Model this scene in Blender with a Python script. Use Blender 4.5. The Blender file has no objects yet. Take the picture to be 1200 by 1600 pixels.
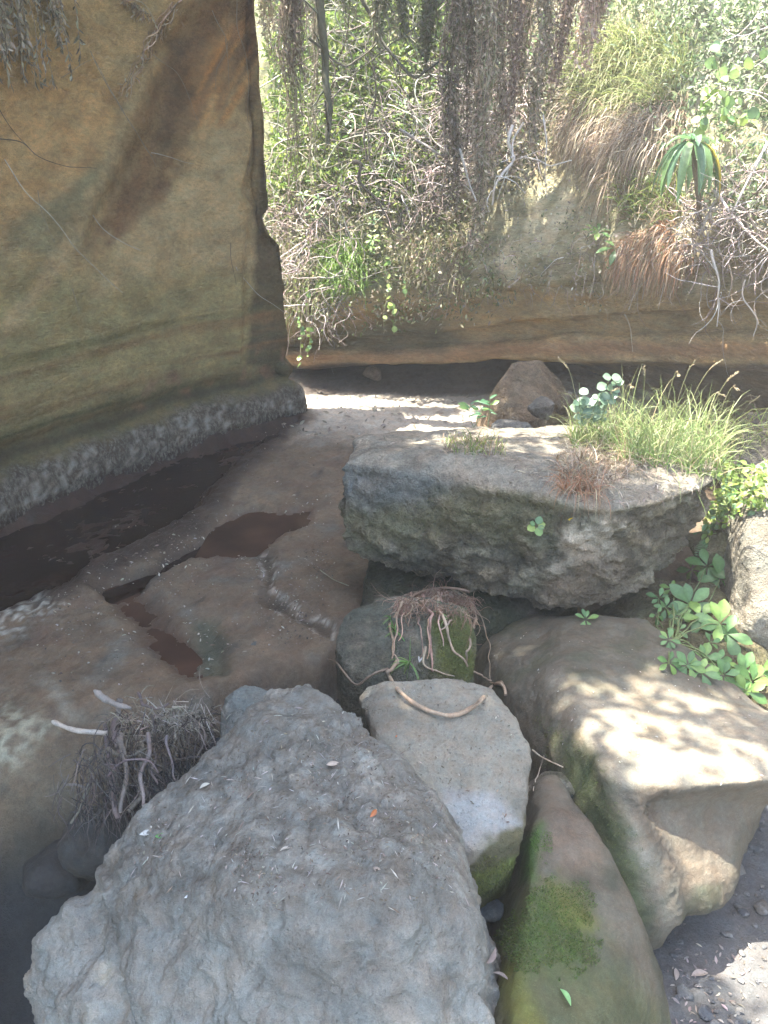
import bpy, bmesh, math, random
import numpy as np
from mathutils import Vector
from mathutils.bvhtree import BVHTree
random.seed(7); rng = np.random.default_rng(7)
R = math.radians
S = bpy.context.scene
COL = S.collection

# ------------------------------------------------------------------ camera, light, exposure
CAM_H = 2.6; PITCH = R(24.0); HALF = R(33.5)
FPX = 800 / math.tan(HALF)
cam_d = bpy.data.cameras.new('camera'); cam = bpy.data.objects.new('camera', cam_d); COL.objects.link(cam)
cam.location = (0, 0, CAM_H); cam.rotation_euler = (R(90) - PITCH, 0, 0)
cam_d.sensor_width = 36; cam_d.lens = 18 / math.tan(HALF); cam_d.clip_start = 0.05; cam_d.clip_end = 500
S.camera = cam
SUN_TO = Vector((-0.28, 0.06, 0.93)).normalized()
world = bpy.data.worlds.new('World'); S.world = world; world.use_nodes = True
nt = world.node_tree; nt.nodes.clear()
sky = nt.nodes.new('ShaderNodeTexSky'); sky.sky_type = 'NISHITA'; sky.sun_disc = False
sky.sun_elevation = math.asin(SUN_TO.z); sky.sun_rotation = math.atan2(SUN_TO.x, SUN_TO.y)
sky.dust_density = 2.0
bg = nt.nodes.new('ShaderNodeBackground'); bg.inputs[1].default_value = 0.15
wo = nt.nodes.new('ShaderNodeOutputWorld')
nt.links.new(sky.outputs[0], bg.inputs[0]); nt.links.new(bg.outputs[0], wo.inputs[0])
sun_d = bpy.data.lights.new('sun', 'SUN'); sun_d.energy = 3.7; sun_d.angle = R(0.55); sun_d.color = (1.0, 0.95, 0.86)
sun = bpy.data.objects.new('sun', sun_d); COL.objects.link(sun)
sun.rotation_euler = SUN_TO.to_track_quat('Z', 'Y').to_euler(); sun.location = (-4, 3, 14)
S.view_settings.view_transform = 'Standard'; S.view_settings.look = 'None'
S.view_settings.gamma = 1.0; S.view_settings.use_curve_mapping = False
S.view_settings.exposure = 3.1
S.render.engine = 'CYCLES'
S.cycles.use_denoising = True
S.cycles.max_bounces = 6; S.cycles.diffuse_bounces = 4; S.cycles.volume_bounces = 1
S.cycles.transparent_max_bounces = 8; S.cycles.caustics_reflective = False; S.cycles.caustics_refractive = False

# ------------------------------------------------------------------ small maths
CA, SA = math.cos(PITCH), math.sin(PITCH)
def ray(px, py):
    u = (px - 600) / FPX; v = (800 - py) / FPX
    return np.array([u, CA + v * SA, -SA + v * CA])
def PY(px, py, Y):
    d = ray(px, py); return np.array([0, 0, CAM_H]) + d * (Y / d[1])
def PZ(px, py, z):
    d = ray(px, py); return np.array([0, 0, CAM_H]) + d * ((z - CAM_H) / d[2])
def proj(P):
    q = P - np.array([0, 0, CAM_H])
    dep = q[:, 1] * CA - q[:, 2] * SA
    up = q[:, 1] * SA + q[:, 2] * CA
    dep = np.where(dep < 0.05, 0.05, dep)
    return 600 + FPX * q[:, 0] / dep, 800 - FPX * up / dep

_perm = rng.permutation(256); _perm = np.concatenate([_perm, _perm])
_g = rng.normal(size=(256, 3)); _g /= np.linalg.norm(_g, axis=1)[:, None]
def perlin(P):
    P = np.asarray(P, dtype=np.float64)
    I = np.floor(P).astype(np.int64); F = P - I; I &= 255
    W = F * F * F * (F * (F * 6 - 15) + 10)
    out = 0
    for dx in (0, 1):
        wx = W[:, 0] if dx else 1 - W[:, 0]
        for dy in (0, 1):
            wy = W[:, 1] if dy else 1 - W[:, 1]
            for dz in (0, 1):
                wz = W[:, 2] if dz else 1 - W[:, 2]
                h = _perm[_perm[_perm[(I[:, 0] + dx) & 255] + ((I[:, 1] + dy) & 255)] + ((I[:, 2] + dz) & 255)]
                g = _g[h]
                out = out + wx * wy * wz * (g[:, 0] * (F[:, 0] - dx) + g[:, 1] * (F[:, 1] - dy) + g[:, 2] * (F[:, 2] - dz))
    return out * 1.6
def fbm(P, sc, octs=4, gain=0.5, off=0.0, ridge=False):
    P = np.asarray(P) * sc + off; a = 1; t = 0; n = 0
    for _ in range(octs):
        v = perlin(P)
        if ridge: v = 1 - 2 * np.abs(v)
        t = t + a * v; n += a; a *= gain; P = P * 2.03 + 17.3
    return t / n
def sst(a, b, x):
    t = np.clip((x - a) / (b - a), 0, 1); return t * t * (3 - 2 * t)
def polysd(px, py, poly):
    """signed distance to a polygon, negative inside"""
    poly = np.asarray(poly, float); n = len(poly)
    d2 = np.full(px.shape, 1e18); inside = np.zeros(px.shape, bool)
    for i in range(n):
        ax, ay = poly[i][:2]; bx, by = poly[(i + 1) % n][:2]
        ex, ey = bx - ax, by - ay; wx, wy = px - ax, py - ay
        t = np.clip((wx * ex + wy * ey) / (ex * ex + ey * ey + 1e-12), 0, 1)
        d2 = np.minimum(d2, (wx - ex * t) ** 2 + (wy - ey * t) ** 2)
        c = ((ay <= py) & (by > py)) | ((by <= py) & (ay > py))
        with np.errstate(divide='ignore', invalid='ignore'):
            xx = ax + (py - ay) / (by - ay if by != ay else 1e-9) * ex
        inside ^= c & (px < xx)
    d = np.sqrt(d2); return np.where(inside, -d, d)
def mixc(c, col, m):
    m = np.clip(m, 0, 1)[:, None]; return c * (1 - m) + np.asarray(col)[None, :] * m

def unit(v): v = np.asarray(v, float); return v / (np.linalg.norm(v, axis=-1, keepdims=True) + 1e-9)
import mathutils
def worley(P, sc, off=0.0, warp=.25):
    """distance to the nearest cell point and to the cell border"""
    Q = P * sc + off; Q = Q + warp * np.stack([perlin(Q * .9 + 3), perlin(Q * .9 + 13), perlin(Q * .9 + 23)], 1)
    vf = mathutils.noise.voronoi; D = np.array([vf(q)[0][:2] for q in Q.tolist()]); return D[:, 0], D[:, 1] - D[:, 0]
# ------------------------------------------------------------------ materials
def new_mat(name):
    m = bpy.data.materials.new(name); m.use_nodes = True; t = m.node_tree; t.nodes.clear()
    return m, t, t.nodes, t.links
def rock_mat(name, grain=55, bump=0.5, pits=0.0, streak=(1, 1, 1), var=0.35, rough=0.92, bdist=0.01, speck=0.0, micro=1.0, crust=False):
    m, t, N, L = new_mat(name)
    out = N.new('ShaderNodeOutputMaterial'); b = N.new('ShaderNodeBsdfPrincipled')
    L.new(b.outputs[0], out.inputs[0])
    tc = N.new('ShaderNodeNewGeometry')
    mp = N.new('ShaderNodeMapping'); mp.vector_type = 'POINT'; mp.inputs['Scale'].default_value = streak
    L.new(tc.outputs['Position'], mp.inputs[0])
    at = N.new('ShaderNodeAttribute'); at.attribute_name = 'Col'
    wt = N.new('ShaderNodeAttribute'); wt.attribute_name = 'wet'
    def noise(scale, det, ro=0.6):
        n = N.new('ShaderNodeTexNoise'); n.inputs['Scale'].default_value = scale
        n.inputs['Detail'].default_value = det; n.inputs['Roughness'].default_value = ro
        L.new(mp.outputs[0], n.inputs['Vector']); return n
    n1 = noise(grain, 6, 0.7); n2 = noise(grain * 0.14, 5, 0.6); n3 = noise(grain * 5 , 3, 0.6)
    def rng_(src, a, b_, lo, hi):
        r = N.new('ShaderNodeMapRange'); r.inputs[1].default_value = a; r.inputs[2].default_value = b_
        r.inputs[3].default_value = lo; r.inputs[4].default_value = hi; L.new(src, r.inputs[0]); return r.outputs[0]
    v1 = rng_(n1.outputs[0], 0.25, 0.75, 1 - var, 1 + var); v2 = rng_(n2.outputs[0], 0.3, 0.7, 1 - var * 0.8, 1 + var * 0.8)
    v3 = rng_(n3.outputs[0], 0.3, 0.7, 1 - var * 0.55, 1 + var * 0.55)
    def mul(a, b_):
        q = N.new('ShaderNodeMath'); q.operation = 'MULTIPLY'; L.new(a, q.inputs[0]); L.new(b_, q.inputs[1]); return q.outputs[0]
    vv = mul(mul(v1, v2), v3)
    vm = N.new('ShaderNodeVectorMath'); vm.operation = 'SCALE'; L.new(at.outputs['Color'], vm.inputs[0]); L.new(vv, vm.inputs['Scale'])
    colout = vm.outputs[0]
    # hue drift
    n4 = noise(grain * 0.3, 3)
    mx = N.new('ShaderNodeMix'); mx.data_type = 'RGBA'; mx.blend_type = 'MULTIPLY'
    mx.inputs['Factor'].default_value = 0.5
    cr = N.new('ShaderNodeValToRGB'); cr.color_ramp.elements[0].position = 0.35; cr.color_ramp.elements[1].position = 0.65
    cr.color_ramp.elements[0].color = (1.0, 0.86, 0.74, 1); cr.color_ramp.elements[1].color = (0.86, 0.97, 1.0, 1)
    L.new(n4.outputs[0], cr.inputs[0]); L.new(colout, mx.inputs[6]); L.new(cr.outputs[0], mx.inputs[7]); colout = mx.outputs[2]
    if speck > 0:
        ns = noise(grain * 2.6, 1); k = rng_(ns.outputs[0], 0.68, 0.72, 0, speck)
        mk = N.new('ShaderNodeMix'); mk.data_type = 'RGBA'; L.new(k, mk.inputs['Factor'])
        L.new(colout, mk.inputs[6]); vs_ = N.new('ShaderNodeVectorMath'); vs_.operation = 'SCALE'; vs_.inputs['Scale'].default_value = 2.2; L.new(colout, vs_.inputs[0]); L.new(vs_.outputs[0], mk.inputs[7]); colout = mk.outputs[2]
    if crust:
        mc = N.new('ShaderNodeMapping'); mc.inputs['Scale'].default_value = (1, 1, .45); L.new(tc.outputs['Position'], mc.inputs[0])
        nc = N.new('ShaderNodeTexNoise'); nc.inputs['Scale'].default_value = 38; nc.inputs['Detail'].default_value = 6; nc.inputs['Roughness'].default_value = .75; L.new(mc.outputs[0], nc.inputs['Vector'])
        nb = noise(4, 3); a_ = rng_(nc.outputs[0], 0.46, 0.60, 0, 1); b2_ = rng_(nb.outputs[0], 0.32, 0.62, .25, 1)
        w_ = rng_(wt.outputs['Fac'], 0.05, .55, 0, .75); k = mul(mul(a_, b2_), w_)
        mk = N.new('ShaderNodeMix'); mk.data_type = 'RGBA'; L.new(k, mk.inputs['Factor'])
        L.new(colout, mk.inputs[6]); mk.inputs[7].default_value = (0.40, 0.365, 0.30, 1); colout = mk.outputs[2]
    L.new(colout, b.inputs['Base Color'])
    hsum = mul(n1.outputs[0], n1.outputs[0])
    h = N.new('ShaderNodeMath'); h.operation = 'MULTIPLY_ADD'; L.new(n3.outputs[0], h.inputs[0]); h.inputs[1].default_value = 0.35 * micro; L.new(hsum, h.inputs[2])
    hout = h.outputs[0]
    if pits > 0:
        vo = N.new('ShaderNodeTexVoronoi'); vo.inputs['Scale'].default_value = grain * 1.1
        L.new(mp.outputs[0], vo.inputs['Vector'])
        pr = rng_(vo.outputs['Distance'], 0.05, 0.32, -pits, 0)
        a = N.new('ShaderNodeMath'); L.new(hout, a.inputs[0]); L.new(pr, a.inputs[1]); hout = a.outputs[0]
    bp = N.new('ShaderNodeBump'); bp.inputs['Strength'].default_value = bump; bp.inputs['Distance'].default_value = bdist
    L.new(hout, bp.inputs['Height']); L.new(bp.outputs[0], b.inputs['Normal'])
    rr = rng_(wt.outputs['Fac'], 0, 1, rough, 0.42); L.new(rr, b.inputs['Roughness'])
    b.inputs['Specular IOR Level'].default_value = 0.25
    return m
def leaf_mat(name, trans=0.35, rough=0.55):
    m, t, N, L = new_mat(name)
    out = N.new('ShaderNodeOutputMaterial'); b = N.new('ShaderNodeBsdfPrincipled'); tr = N.new('ShaderNodeBsdfTranslucent')
    mx = N.new('ShaderNodeMixShader'); mx.inputs[0].default_value = trans
    at = N.new('ShaderNodeAttribute'); at.attribute_name = 'Col'
    no = N.new('ShaderNodeTexNoise'); no.inputs['Scale'].default_value = 60
    g = N.new('ShaderNodeNewGeometry'); L.new(g.outputs['Position'], no.inputs['Vector'])
    mr = N.new('ShaderNodeMapRange'); mr.inputs[3].default_value = 0.7; mr.inputs[4].default_value = 1.3; L.new(no.outputs[0], mr.inputs[0])
    vm = N.new('ShaderNodeVectorMath'); vm.operation = 'SCALE'; L.new(at.outputs['Color'], vm.inputs[0]); L.new(mr.outputs[0], vm.inputs['Scale'])
    L.new(vm.outputs[0], b.inputs['Base Color']); L.new(vm.outputs[0], tr.inputs[0])
    b.inputs['Roughness'].default_value = rough
    L.new(b.outputs[0], mx.inputs[1]); L.new(tr.outputs[0], mx.inputs[2]); L.new(mx.outputs[0], out.inputs[0])
    return m
def water_mat(name, col, rough=0.06, bump=0.12, scale=9):
    m, t, N, L = new_mat(name)
    out = N.new('ShaderNodeOutputMaterial'); b = N.new('ShaderNodeBsdfPrincipled'); L.new(b.outputs[0], out.inputs[0])
    g = N.new('ShaderNodeNewGeometry'); n = N.new('ShaderNodeTexNoise'); n.inputs['Scale'].default_value = scale; n.inputs['Detail'].default_value = 4
    L.new(g.outputs['Position'], n.inputs['Vector'])
    cr = N.new('ShaderNodeValToRGB'); cr.color_ramp.elements[0].position = 0.35; cr.color_ramp.elements[1].position = 0.7
    cr.color_ramp.elements[0].color = (*[c * 0.6 for c in col], 1); cr.color_ramp.elements[1].color = (*[c * 1.4 for c in col], 1)
    n2 = N.new('ShaderNodeTexNoise'); n2.inputs['Scale'].default_value = 3.0; n2.inputs['Detail'].default_value = 5; L.new(g.outputs['Position'], n2.inputs['Vector'])
    L.new(n2.outputs[0], cr.inputs[0]); L.new(cr.outputs[0], b.inputs['Base Color'])
    b.inputs['Roughness'].default_value = rough; b.inputs['IOR'].default_value = 1.33; b.inputs['Specular IOR Level'].default_value = .10
    bp = N.new('ShaderNodeBump'); bp.inputs['Strength'].default_value = bump; bp.inputs['Distance'].default_value = 0.01
    L.new(n.outputs[0], bp.inputs['Height']); L.new(bp.outputs[0], b.inputs['Normal'])
    return m

M = {}
M['cliff_l'] = rock_mat('soft_tuff', grain=20, bump=1.0, streak=(1, 1, 1.7), var=0.34, bdist=0.09, pits=.14, crust=True)
M['cliff_f'] = rock_mat('layered_tuff', grain=16, bump=0.9, streak=(1, 1, 3.2), var=0.34, bdist=0.08)
M['bed'] = rock_mat('silted_bedrock', grain=30, bump=0.8, var=0.3, rough=0.85, bdist=0.02, speck=0.14)
M['pitted'] = rock_mat('pitted_grey_tuff', grain=52, bump=1.0, pits=0.3, var=0.26, bdist=0.016, speck=.12)
M['porous'] = rock_mat('porous_flat_rock', grain=60, bump=0.9, pits=0.5, var=0.22, bdist=0.010, speck=0.15)
M['rough'] = rock_mat('rough_mossy_rock', grain=20, bump=1.0, pits=0.3, var=0.45, bdist=0.06, speck=0.15)
M['smooth'] = rock_mat('silt_coated_rock', grain=50, bump=0.7, var=0.24, rough=0.85, bdist=0.012, speck=0.25)
M['leaf'] = leaf_mat('living_leaf', 0.35, 0.45)
M['dry'] = leaf_mat('dry_leaf', 0.25, 0.8)
M['bark'] = rock_mat('root_bark', grain=70, bump=0.6, streak=(1, 1, 0.4), var=0.3, bdist=0.006)
M['water'] = water_mat('red_brown_water', (0.016, 0.008, 0.006), 0.14, 0.3, 18)
M['puddle'] = water_mat('red_brown_puddle', (0.050, 0.027, 0.018), 0.14, 0.15)
M['pool'] = water_mat('grey_silty_water', (0.035, 0.037, 0.038), 0.12, 0.06)

# ------------------------------------------------------------------ mesh helpers
def tag(o, label=None, cat=None, group=None, kind=None):
    if label: o['label'] = label
    if cat: o['category'] = cat
    if group: o['group'] = group
    if kind: o['kind'] = kind
    return o
def set_attr(me, col=None, wet=None):
    n = len(me.vertices)
    if col is not None:
        a = me.attributes.new('Col', 'FLOAT_COLOR', 'POINT')
        c = np.ones((n, 4), np.float32); c[:, :3] = col; a.data.foreach_set('color', c.ravel())
    if wet is not None:
        a = me.attributes.new('wet', 'FLOAT', 'POINT'); w = np.empty(n, np.float32); w[:] = wet; a.data.foreach_set('value', w)
def mk(name, V, F, mat, col=None, wet=None, parent=None, origin=None, smooth=True):
    """V world coordinates (n,3); F = (n,3)/(n,4) array or list of arrays; ONE mesh object"""
    V = np.asarray(V, np.float64)
    if parent is not None: org = np.array(parent_origin(parent))
    elif origin is not None: org = np.asarray(origin, float)
    else: org = np.array([V[:, 0].mean(), V[:, 1].mean(), V[:, 2].min()])
    me = bpy.data.meshes.new(name)
    Fs = F if isinstance(F, list) else [F]
    Fs = [np.asarray(f, np.int32) for f in Fs if len(f)]
    tot = np.concatenate([np.full(len(f), f.shape[1], np.int32) for f in Fs]); idx = np.concatenate([f.ravel() for f in Fs])
    me.vertices.add(len(V)); me.vertices.foreach_set('co', (V - org).astype(np.float32).ravel())
    me.loops.add(len(idx)); me.loops.foreach_set('vertex_index', idx)
    me.polygons.add(len(tot)); st = np.concatenate([[0], np.cumsum(tot)[:-1]]).astype(np.int32)
    me.polygons.foreach_set('loop_start', st); me.polygons.foreach_set('loop_total', tot)
    me.polygons.foreach_set('use_smooth', np.full(len(tot), smooth))
    me.update(calc_edges=True); me.materials.append(mat)
    if col is not None:
        col = np.asarray(col, float)
        if col.ndim == 1: col = np.tile(col, (len(V), 1))
        set_attr(me, col)
    if wet is not None: set_attr(me, None, wet)
    o = bpy.data.objects.new(name, me); COL.objects.link(o)
    if parent is not None: o.parent = parent
    else: o.location = org
    return o
_org = {}
def parent_origin(p):
    v = np.array(p.location, float)
    while p.parent: p = p.parent; v = v + np.array(p.location, float)
    return v
def thing(name, loc, label, cat, group=None):
    o = bpy.data.objects.new(name, None); COL.objects.link(o); o.location = [float(v) for v in loc]; o.empty_display_size = 0.1
    return tag(o, label, cat, group)

BV = []
def add_bvh(V, F, name):
    BV.append((BVHTree.FromPolygons(np.asarray(V).tolist(), np.asarray(F).tolist()), name))
def cast(o, d, only=None):
    best = None
    for t, n in BV:
        if only and n not in only: continue
        h = t.ray_cast(Vector([float(x) for x in o]), Vector([float(x) for x in d]).normalized())
        if h[0] is not None and (best is None or h[3] < best[2]): best = (np.array(h[0]), np.array(h[1]), h[3], n)
    return best
def hit(px, py, only=None, back=0.0):
    d = ray(px, py); h = cast((0, 0, CAM_H), d, only)
    if h is None: p = PY(px, py, 9.5); return p, np.array([0, -1, 0.3])
    n = h[1]; 
    if np.dot(n, d) > 0: n = -n
    return h[0] - d / np.linalg.norm(d) * back, n
def drop(x, y, z=3.0, only=None):
    h = cast((x, y, z), (0, 0, -1), only)
    return None if h is None else (h[0], h[1] if h[1][2] > 0 else -h[1])

def grid_faces(nu, nv, closed_u=False):
    i, j = np.meshgrid(np.arange(nu if closed_u else nu - 1), np.arange(nv - 1), indexing='ij')
    i2 = (i + 1) % nu
    return np.stack([i * nv + j, i2 * nv + j, i2 * nv + j + 1, i * nv + j + 1], -1).reshape(-1, 4)
def grid_normals(G):
    du = np.gradient(G, axis=0); dv = np.gradient(G, axis=1); n = np.cross(du, dv); return n / (np.linalg.norm(n, axis=2)[..., None] + 1e-9)

# tubes, leaves, blades: collectors that end up as one mesh (one part)
class Geo:
    def __init__(s): s.V = []; s.F3 = []; s.F4 = []; s.C = []; s.n = 0
    def add(s, V, C, F3=None, F4=None):
        V = np.asarray(V).reshape(-1, 3)
        if F3 is not None: s.F3.append(np.asarray(F3) + s.n)
        if F4 is not None: s.F4.append(np.asarray(F4) + s.n)
        C = np.asarray(C, float)
        if C.ndim == 1: C = np.tile(C, (len(V), 1))
        s.V.append(V); s.C.append(C); s.n += len(V)
    def tube(s, P, r0, r1, col, sides=4):
        P = np.asarray(P, float); n = len(P)
        T = np.gradient(P, axis=0); T /= np.linalg.norm(T, axis=1)[:, None] + 1e-9
        a = np.array([0.31, 0.52, 0.80]) if abs(T[0][2]) < 0.7 else np.array([0.9, 0.4, 0.1])
        A = np.cross(T, a); A /= np.linalg.norm(A, axis=1)[:, None] + 1e-9; B = np.cross(T, A)
        r = np.linspace(r0, r1, n) if np.isscalar(r0) else r0
        if sides >= 5: r = r * (1 + .28 * perlin(P * 30) + .12 * rng.normal(size=n) * .5)
        th = np.arange(sides) * 2 * np.pi / sides
        V = P[:, None] + r[:, None, None] * (np.cos(th)[None, :, None] * A[:, None] + np.sin(th)[None, :, None] * B[:, None])
        i, j = np.meshgrid(np.arange(n - 1), np.arange(sides), indexing='ij'); j2 = (j + 1) % sides
        F = np.stack([i * sides + j, i * sides + j2, (i + 1) * sides + j2, (i + 1) * sides + j], -1).reshape(-1, 4)
        s.add(V.reshape(-1, 3), col, F4=F)
    def blades(s, B, D, Lh, W, droop, col, tipcol=None, seg=4):
        """B bases (n,3), D unit start directions (n,3), lengths, widths, droop 0..1"""
        n = len(B); B = np.asarray(B); D = np.asarray(D)
        side = np.cross(D, rng.normal(size=(n, 3))); side /= np.linalg.norm(side, axis=1)[:, None] + 1e-9
        pts = [B]; d = D.copy(); step = (Lh / seg)[:, None]
        for k in range(seg):
            d = d + np.array([0, 0, -1.0]) * (droop / seg)[:, None] * (0.5 + k * 0.6); d /= np.linalg.norm(d, axis=1)[:, None]
            pts.append(pts[-1] + d * step)
        V = []
        for k, p in enumerate(pts):
            w = (W * (1 - (k / seg) ** 1.6) + 0.0003)[:, None] * 0.5
            V += [p - side * w, p + side * w]
        V = np.stack(V, 1); m = 2 * (seg + 1)
        F = np.array([[2 * k, 2 * k + 1, 2 * k + 3, 2 * k + 2] for k in range(seg)])
        F = (np.arange(n)[:, None, None] * m + F[None]).reshape(-1, 4)
        C = np.repeat(np.asarray(col)[:, None], m, 1)
        if tipcol is not None:
            t = np.repeat(np.arange(seg + 1) / seg, 2)[None, :, None]; C = C * (1 - t) + np.asarray(tipcol)[:, None] * t
        s.add(V.reshape(-1, 3), C.reshape(-1, 3), F4=F)
    def leaves(s, B, D, Nn, Lh, W, col, fold=0.25):
        n = len(B); D = D / (np.linalg.norm(D, axis=1)[:, None] + 1e-9)
        sd = np.cross(D, Nn); sd /= np.linalg.norm(sd, axis=1)[:, None] + 1e-9; up = np.cross(sd, D)
        L_ = Lh[:, None]; W_ = W[:, None] * 0.5
        V = np.stack([B, B + D * L_ * .35 + sd * W_ + up * W_ * fold, B + D * L_ * .72 + sd * W_ * .75 + up * W_ * fold, B + D * L_ - up * L_ * 0.08,
                      B + D * L_ * .72 - sd * W_ * .75 + up * W_ * fold, B + D * L_ * .35 - sd * W_ + up * W_ * fold, B + D * L_ * .5], 1)
        F = np.array([[0, 1, 6], [1, 2, 6], [2, 3, 6], [3, 4, 6], [4, 5, 6], [5, 0, 6]])
        F = (np.arange(n)[:, None, None] * 7 + F[None]).reshape(-1, 3)
        s.add(V.reshape(-1, 3), np.repeat(np.asarray(col), 7, 0), F3=F)
    def quads(s, B, D, Nn, Lh, W, col):
        n = len(B); D = D / (np.linalg.norm(D, axis=1)[:, None] + 1e-9)
        sd = np.cross(D, Nn); sd /= np.linalg.norm(sd, axis=1)[:, None] + 1e-9
        L_ = Lh[:, None]; W_ = W[:, None] * 0.5
        V = np.stack([B, B + D * L_ * .45 + sd * W_, B + D * L_, B + D * L_ * .45 - sd * W_], 1)
        F = (np.arange(n)[:, None] * 4 + np.arange(4)[None])
        s.add(V.reshape(-1, 3), np.repeat(np.asarray(col), 4, 0), F4=F)
    def build(s, name, mat, parent=None, kind=None, smooth=False, wet=None):
        if not s.V: return None
        Fs = []
        if s.F3: Fs.append(np.concatenate(s.F3))
        if s.F4: Fs.append(np.concatenate(s.F4))
        o = mk(name, np.concatenate(s.V), Fs, mat, np.concatenate(s.C), parent=parent, smooth=smooth)
        if kind: o['kind'] = kind
        return o
def cvar(base, n, v=0.25, h=0.08):
    base = np.asarray(base, float); return np.clip(base[None] * (1 + v * rng.uniform(-1, 1, (n, 1))) * (1 + h * rng.uniform(-1, 1, (n, 3))), 0, 1)
def cpick(cols, n, v=0.25, h=0.08):
    cols = np.asarray(cols, float); k = rng.integers(0, len(cols), n)
    return np.clip(cols[k] * (1 + v * rng.uniform(-1, 1, (n, 1))) * (1 + h * rng.uniform(-1, 1, (n, 3))), 0, 1)
def curve(pts, n=16, wob=0.0, sc=3.0):
    """smooth polyline through pts (Catmull-Rom), with wobble"""
    P = np.asarray(pts, float); m = len(P)
    P2 = np.vstack([2 * P[0] - P[1], P, 2 * P[-1] - P[-2]]); out = []
    for t in np.linspace(0, m - 1 - 1e-6, n):
        i = int(t); f = t - i; a, b, c, d = P2[i], P2[i + 1], P2[i + 2], P2[i + 3]
        out.append(0.5 * ((2 * b) + (-a + c) * f + (2 * a - 5 * b + 4 * c - d) * f * f + (-a + 3 * b - 3 * c + d) * f ** 3))
    out = np.array(out)
    if wob: 
        o = rng.uniform(0, 90, 3); out = out + wob * np.stack([perlin(out * sc + o), perlin(out * sc + o + 31), perlin(out * sc + o + 67)], 1)
    return out

# ------------------------------------------------------------------ stream bed (height field)
def px_poly(pts, z=0.0): return [PZ(x, y, z)[:2] for x, y in pts]
LIP = np.array([PZ(x, y, 0)[:2] for x, y in [(-700, 1420), (-250, 1230), (0, 1130), (120, 1085), (220, 1068), (330, 1060), (400, 1040), (500, 1024), (540, 985), (640, 965), (900, 960), (1500, 960)]])
CH = px_poly([(-400, 1000), (-200, 900), (0, 815), (120, 765), (240, 713), (350, 680), (465, 655), (400, 700), (335, 755), (300, 800), (235, 835), (160, 865), (120, 900), (60, 930), (0, 955), (-200, 1060)])
PUD = px_poly([(318, 862), (345, 815), (385, 800), (480, 793), (480, 812), (420, 840), (400, 855), (350, 862)])
DIAG = px_poly([(150, 912), (240, 880), (330, 830), (400, 790), (375, 815), (300, 860), (220, 905), (170, 925)])
RED = px_poly([(160, 905), (215, 915), (255, 960), (300, 1005), (300, 1045), (250, 1010), (205, 960)])
CRACK = px_poly([(408, 860), (420, 862), (428, 890), (420, 920), (470, 955), (520, 975), (515, 990), (450, 962), (408, 930), (415, 895)])
DARKG = px_poly([(305, 965), (330, 965), (345, 1000), (352, 1045), (325, 1040), (308, 1000)])
def zbed(X, Y):
    P = np.stack([X, Y, np.zeros_like(X)], 1)
    z = 0.035 * fbm(P, 1.1, 4) + 0.014 * fbm(P, 5, 4, ridge=True) * sst(2.5, 5, Y)
    z += 0.02 * fbm(P * np.array([1.0, 3.0, 1]), 2.2, 3, ridge=True, off=9) * sst(5.0, 8, Y)
    wob = 0.16 * fbm(P, 3.2, 5, gain=.6, off=5)
    z -= 0.030 * np.abs(fbm(P, 2.6, 4, off=21)) + 0.010 * fbm(P, 11, 3, ridge=True, off=23)
    fl = fbm(P, 1.7, 4, off=31) * 7; z += 0.022 * (np.floor(fl) + sst(.7, 1.0, fl - np.floor(fl)) - fl) * sst(2.6, 4, Y)
    z -= 0.10 * sst(0.06, -0.14, polysd(X, Y, CH) + wob)
    z += 0.06 * sst(0.30, 0.05, polysd(X, Y, CH) + wob) * sst(-0.02, 0.06, polysd(X, Y, CH) + wob) * 0.5
    z -= 0.06 * sst(0.12, -0.08, polysd(X, Y, PUD) + wob * .6)
    z -= 0.09 * sst(0.08, -0.06, polysd(X, Y, DIAG) + wob * .5)
    z -= 0.07 * sst(0.12, -0.08, polysd(X, Y, RED) + wob * .7)
    z -= 0.035 * sst(0.05, -0.02, polysd(X, Y, CRACK) + wob * .5)
    z -= 0.05 * sst(0.06, -0.04, polysd(X, Y, DARKG) + wob * .3)
    yl = np.interp(X, LIP[:, 0], LIP[:, 1]) + 0.05 * fbm(P, 3, 3, off=40)
    d = yl - Y
    w = np.interp(X, [-2.6, -1.3, -0.95], [1.5, 0.9, 0.14]); dp = np.interp(X, [-2.4, -1.2, -0.7, 0.6, 1.0], [1.15, 0.85, 0.40, 0.45, 0.50])
    z -= dp * sst(0, 1, d / w)
    z -= 0.5 * sst(-0.45, -1.1, X) * sst(2.9, 2.3, Y)
    z += 0.25 * sst(4.6, 5.4, Y) * sst(1.2, 2.2, X)
    z += 0.012 * fbm(P, 14, 3, off=3) * sst(0.6, 1.2, X) * sst(3.2, 2.6, Y)
    return z
ys = [-2.0]
while ys[-1] < 15: ys.append(ys[-1] + (0.05 if ys[-1] < 1 else 0.012 + 0.0042 * ys[-1]))
xs = np.arange(-7.0, 5.5, 0.022); ys = np.array(ys)
GX, GY = np.meshgrid(xs, ys, indexing='ij'); fx, fy = GX.ravel(), GY.ravel()
gz = zbed(fx, fy); BP = np.stack([fx, fy, gz], 1)
c = np.tile([0.14, 0.10, 0.066], (len(BP), 1))
nz = fbm(BP, 1.3, 4)
c = mixc(c, (0.175, 0.13, 0.086), sst(-.1, .5, nz)); c = mixc(c, (0.095, 0.075, 0.054), sst(0.1, .6, fbm(BP, 2.5, 4, off=7)) * .8)
wob = 0.16 * fbm(BP * [1, 1, 0], 3.2, 5, gain=.6, off=5)
wet = 0.25 + 0.3 * sst(-.1, .3, fbm(BP, 2, 3, off=14))
sd = polysd(fx, fy, CH) + wob
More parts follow.
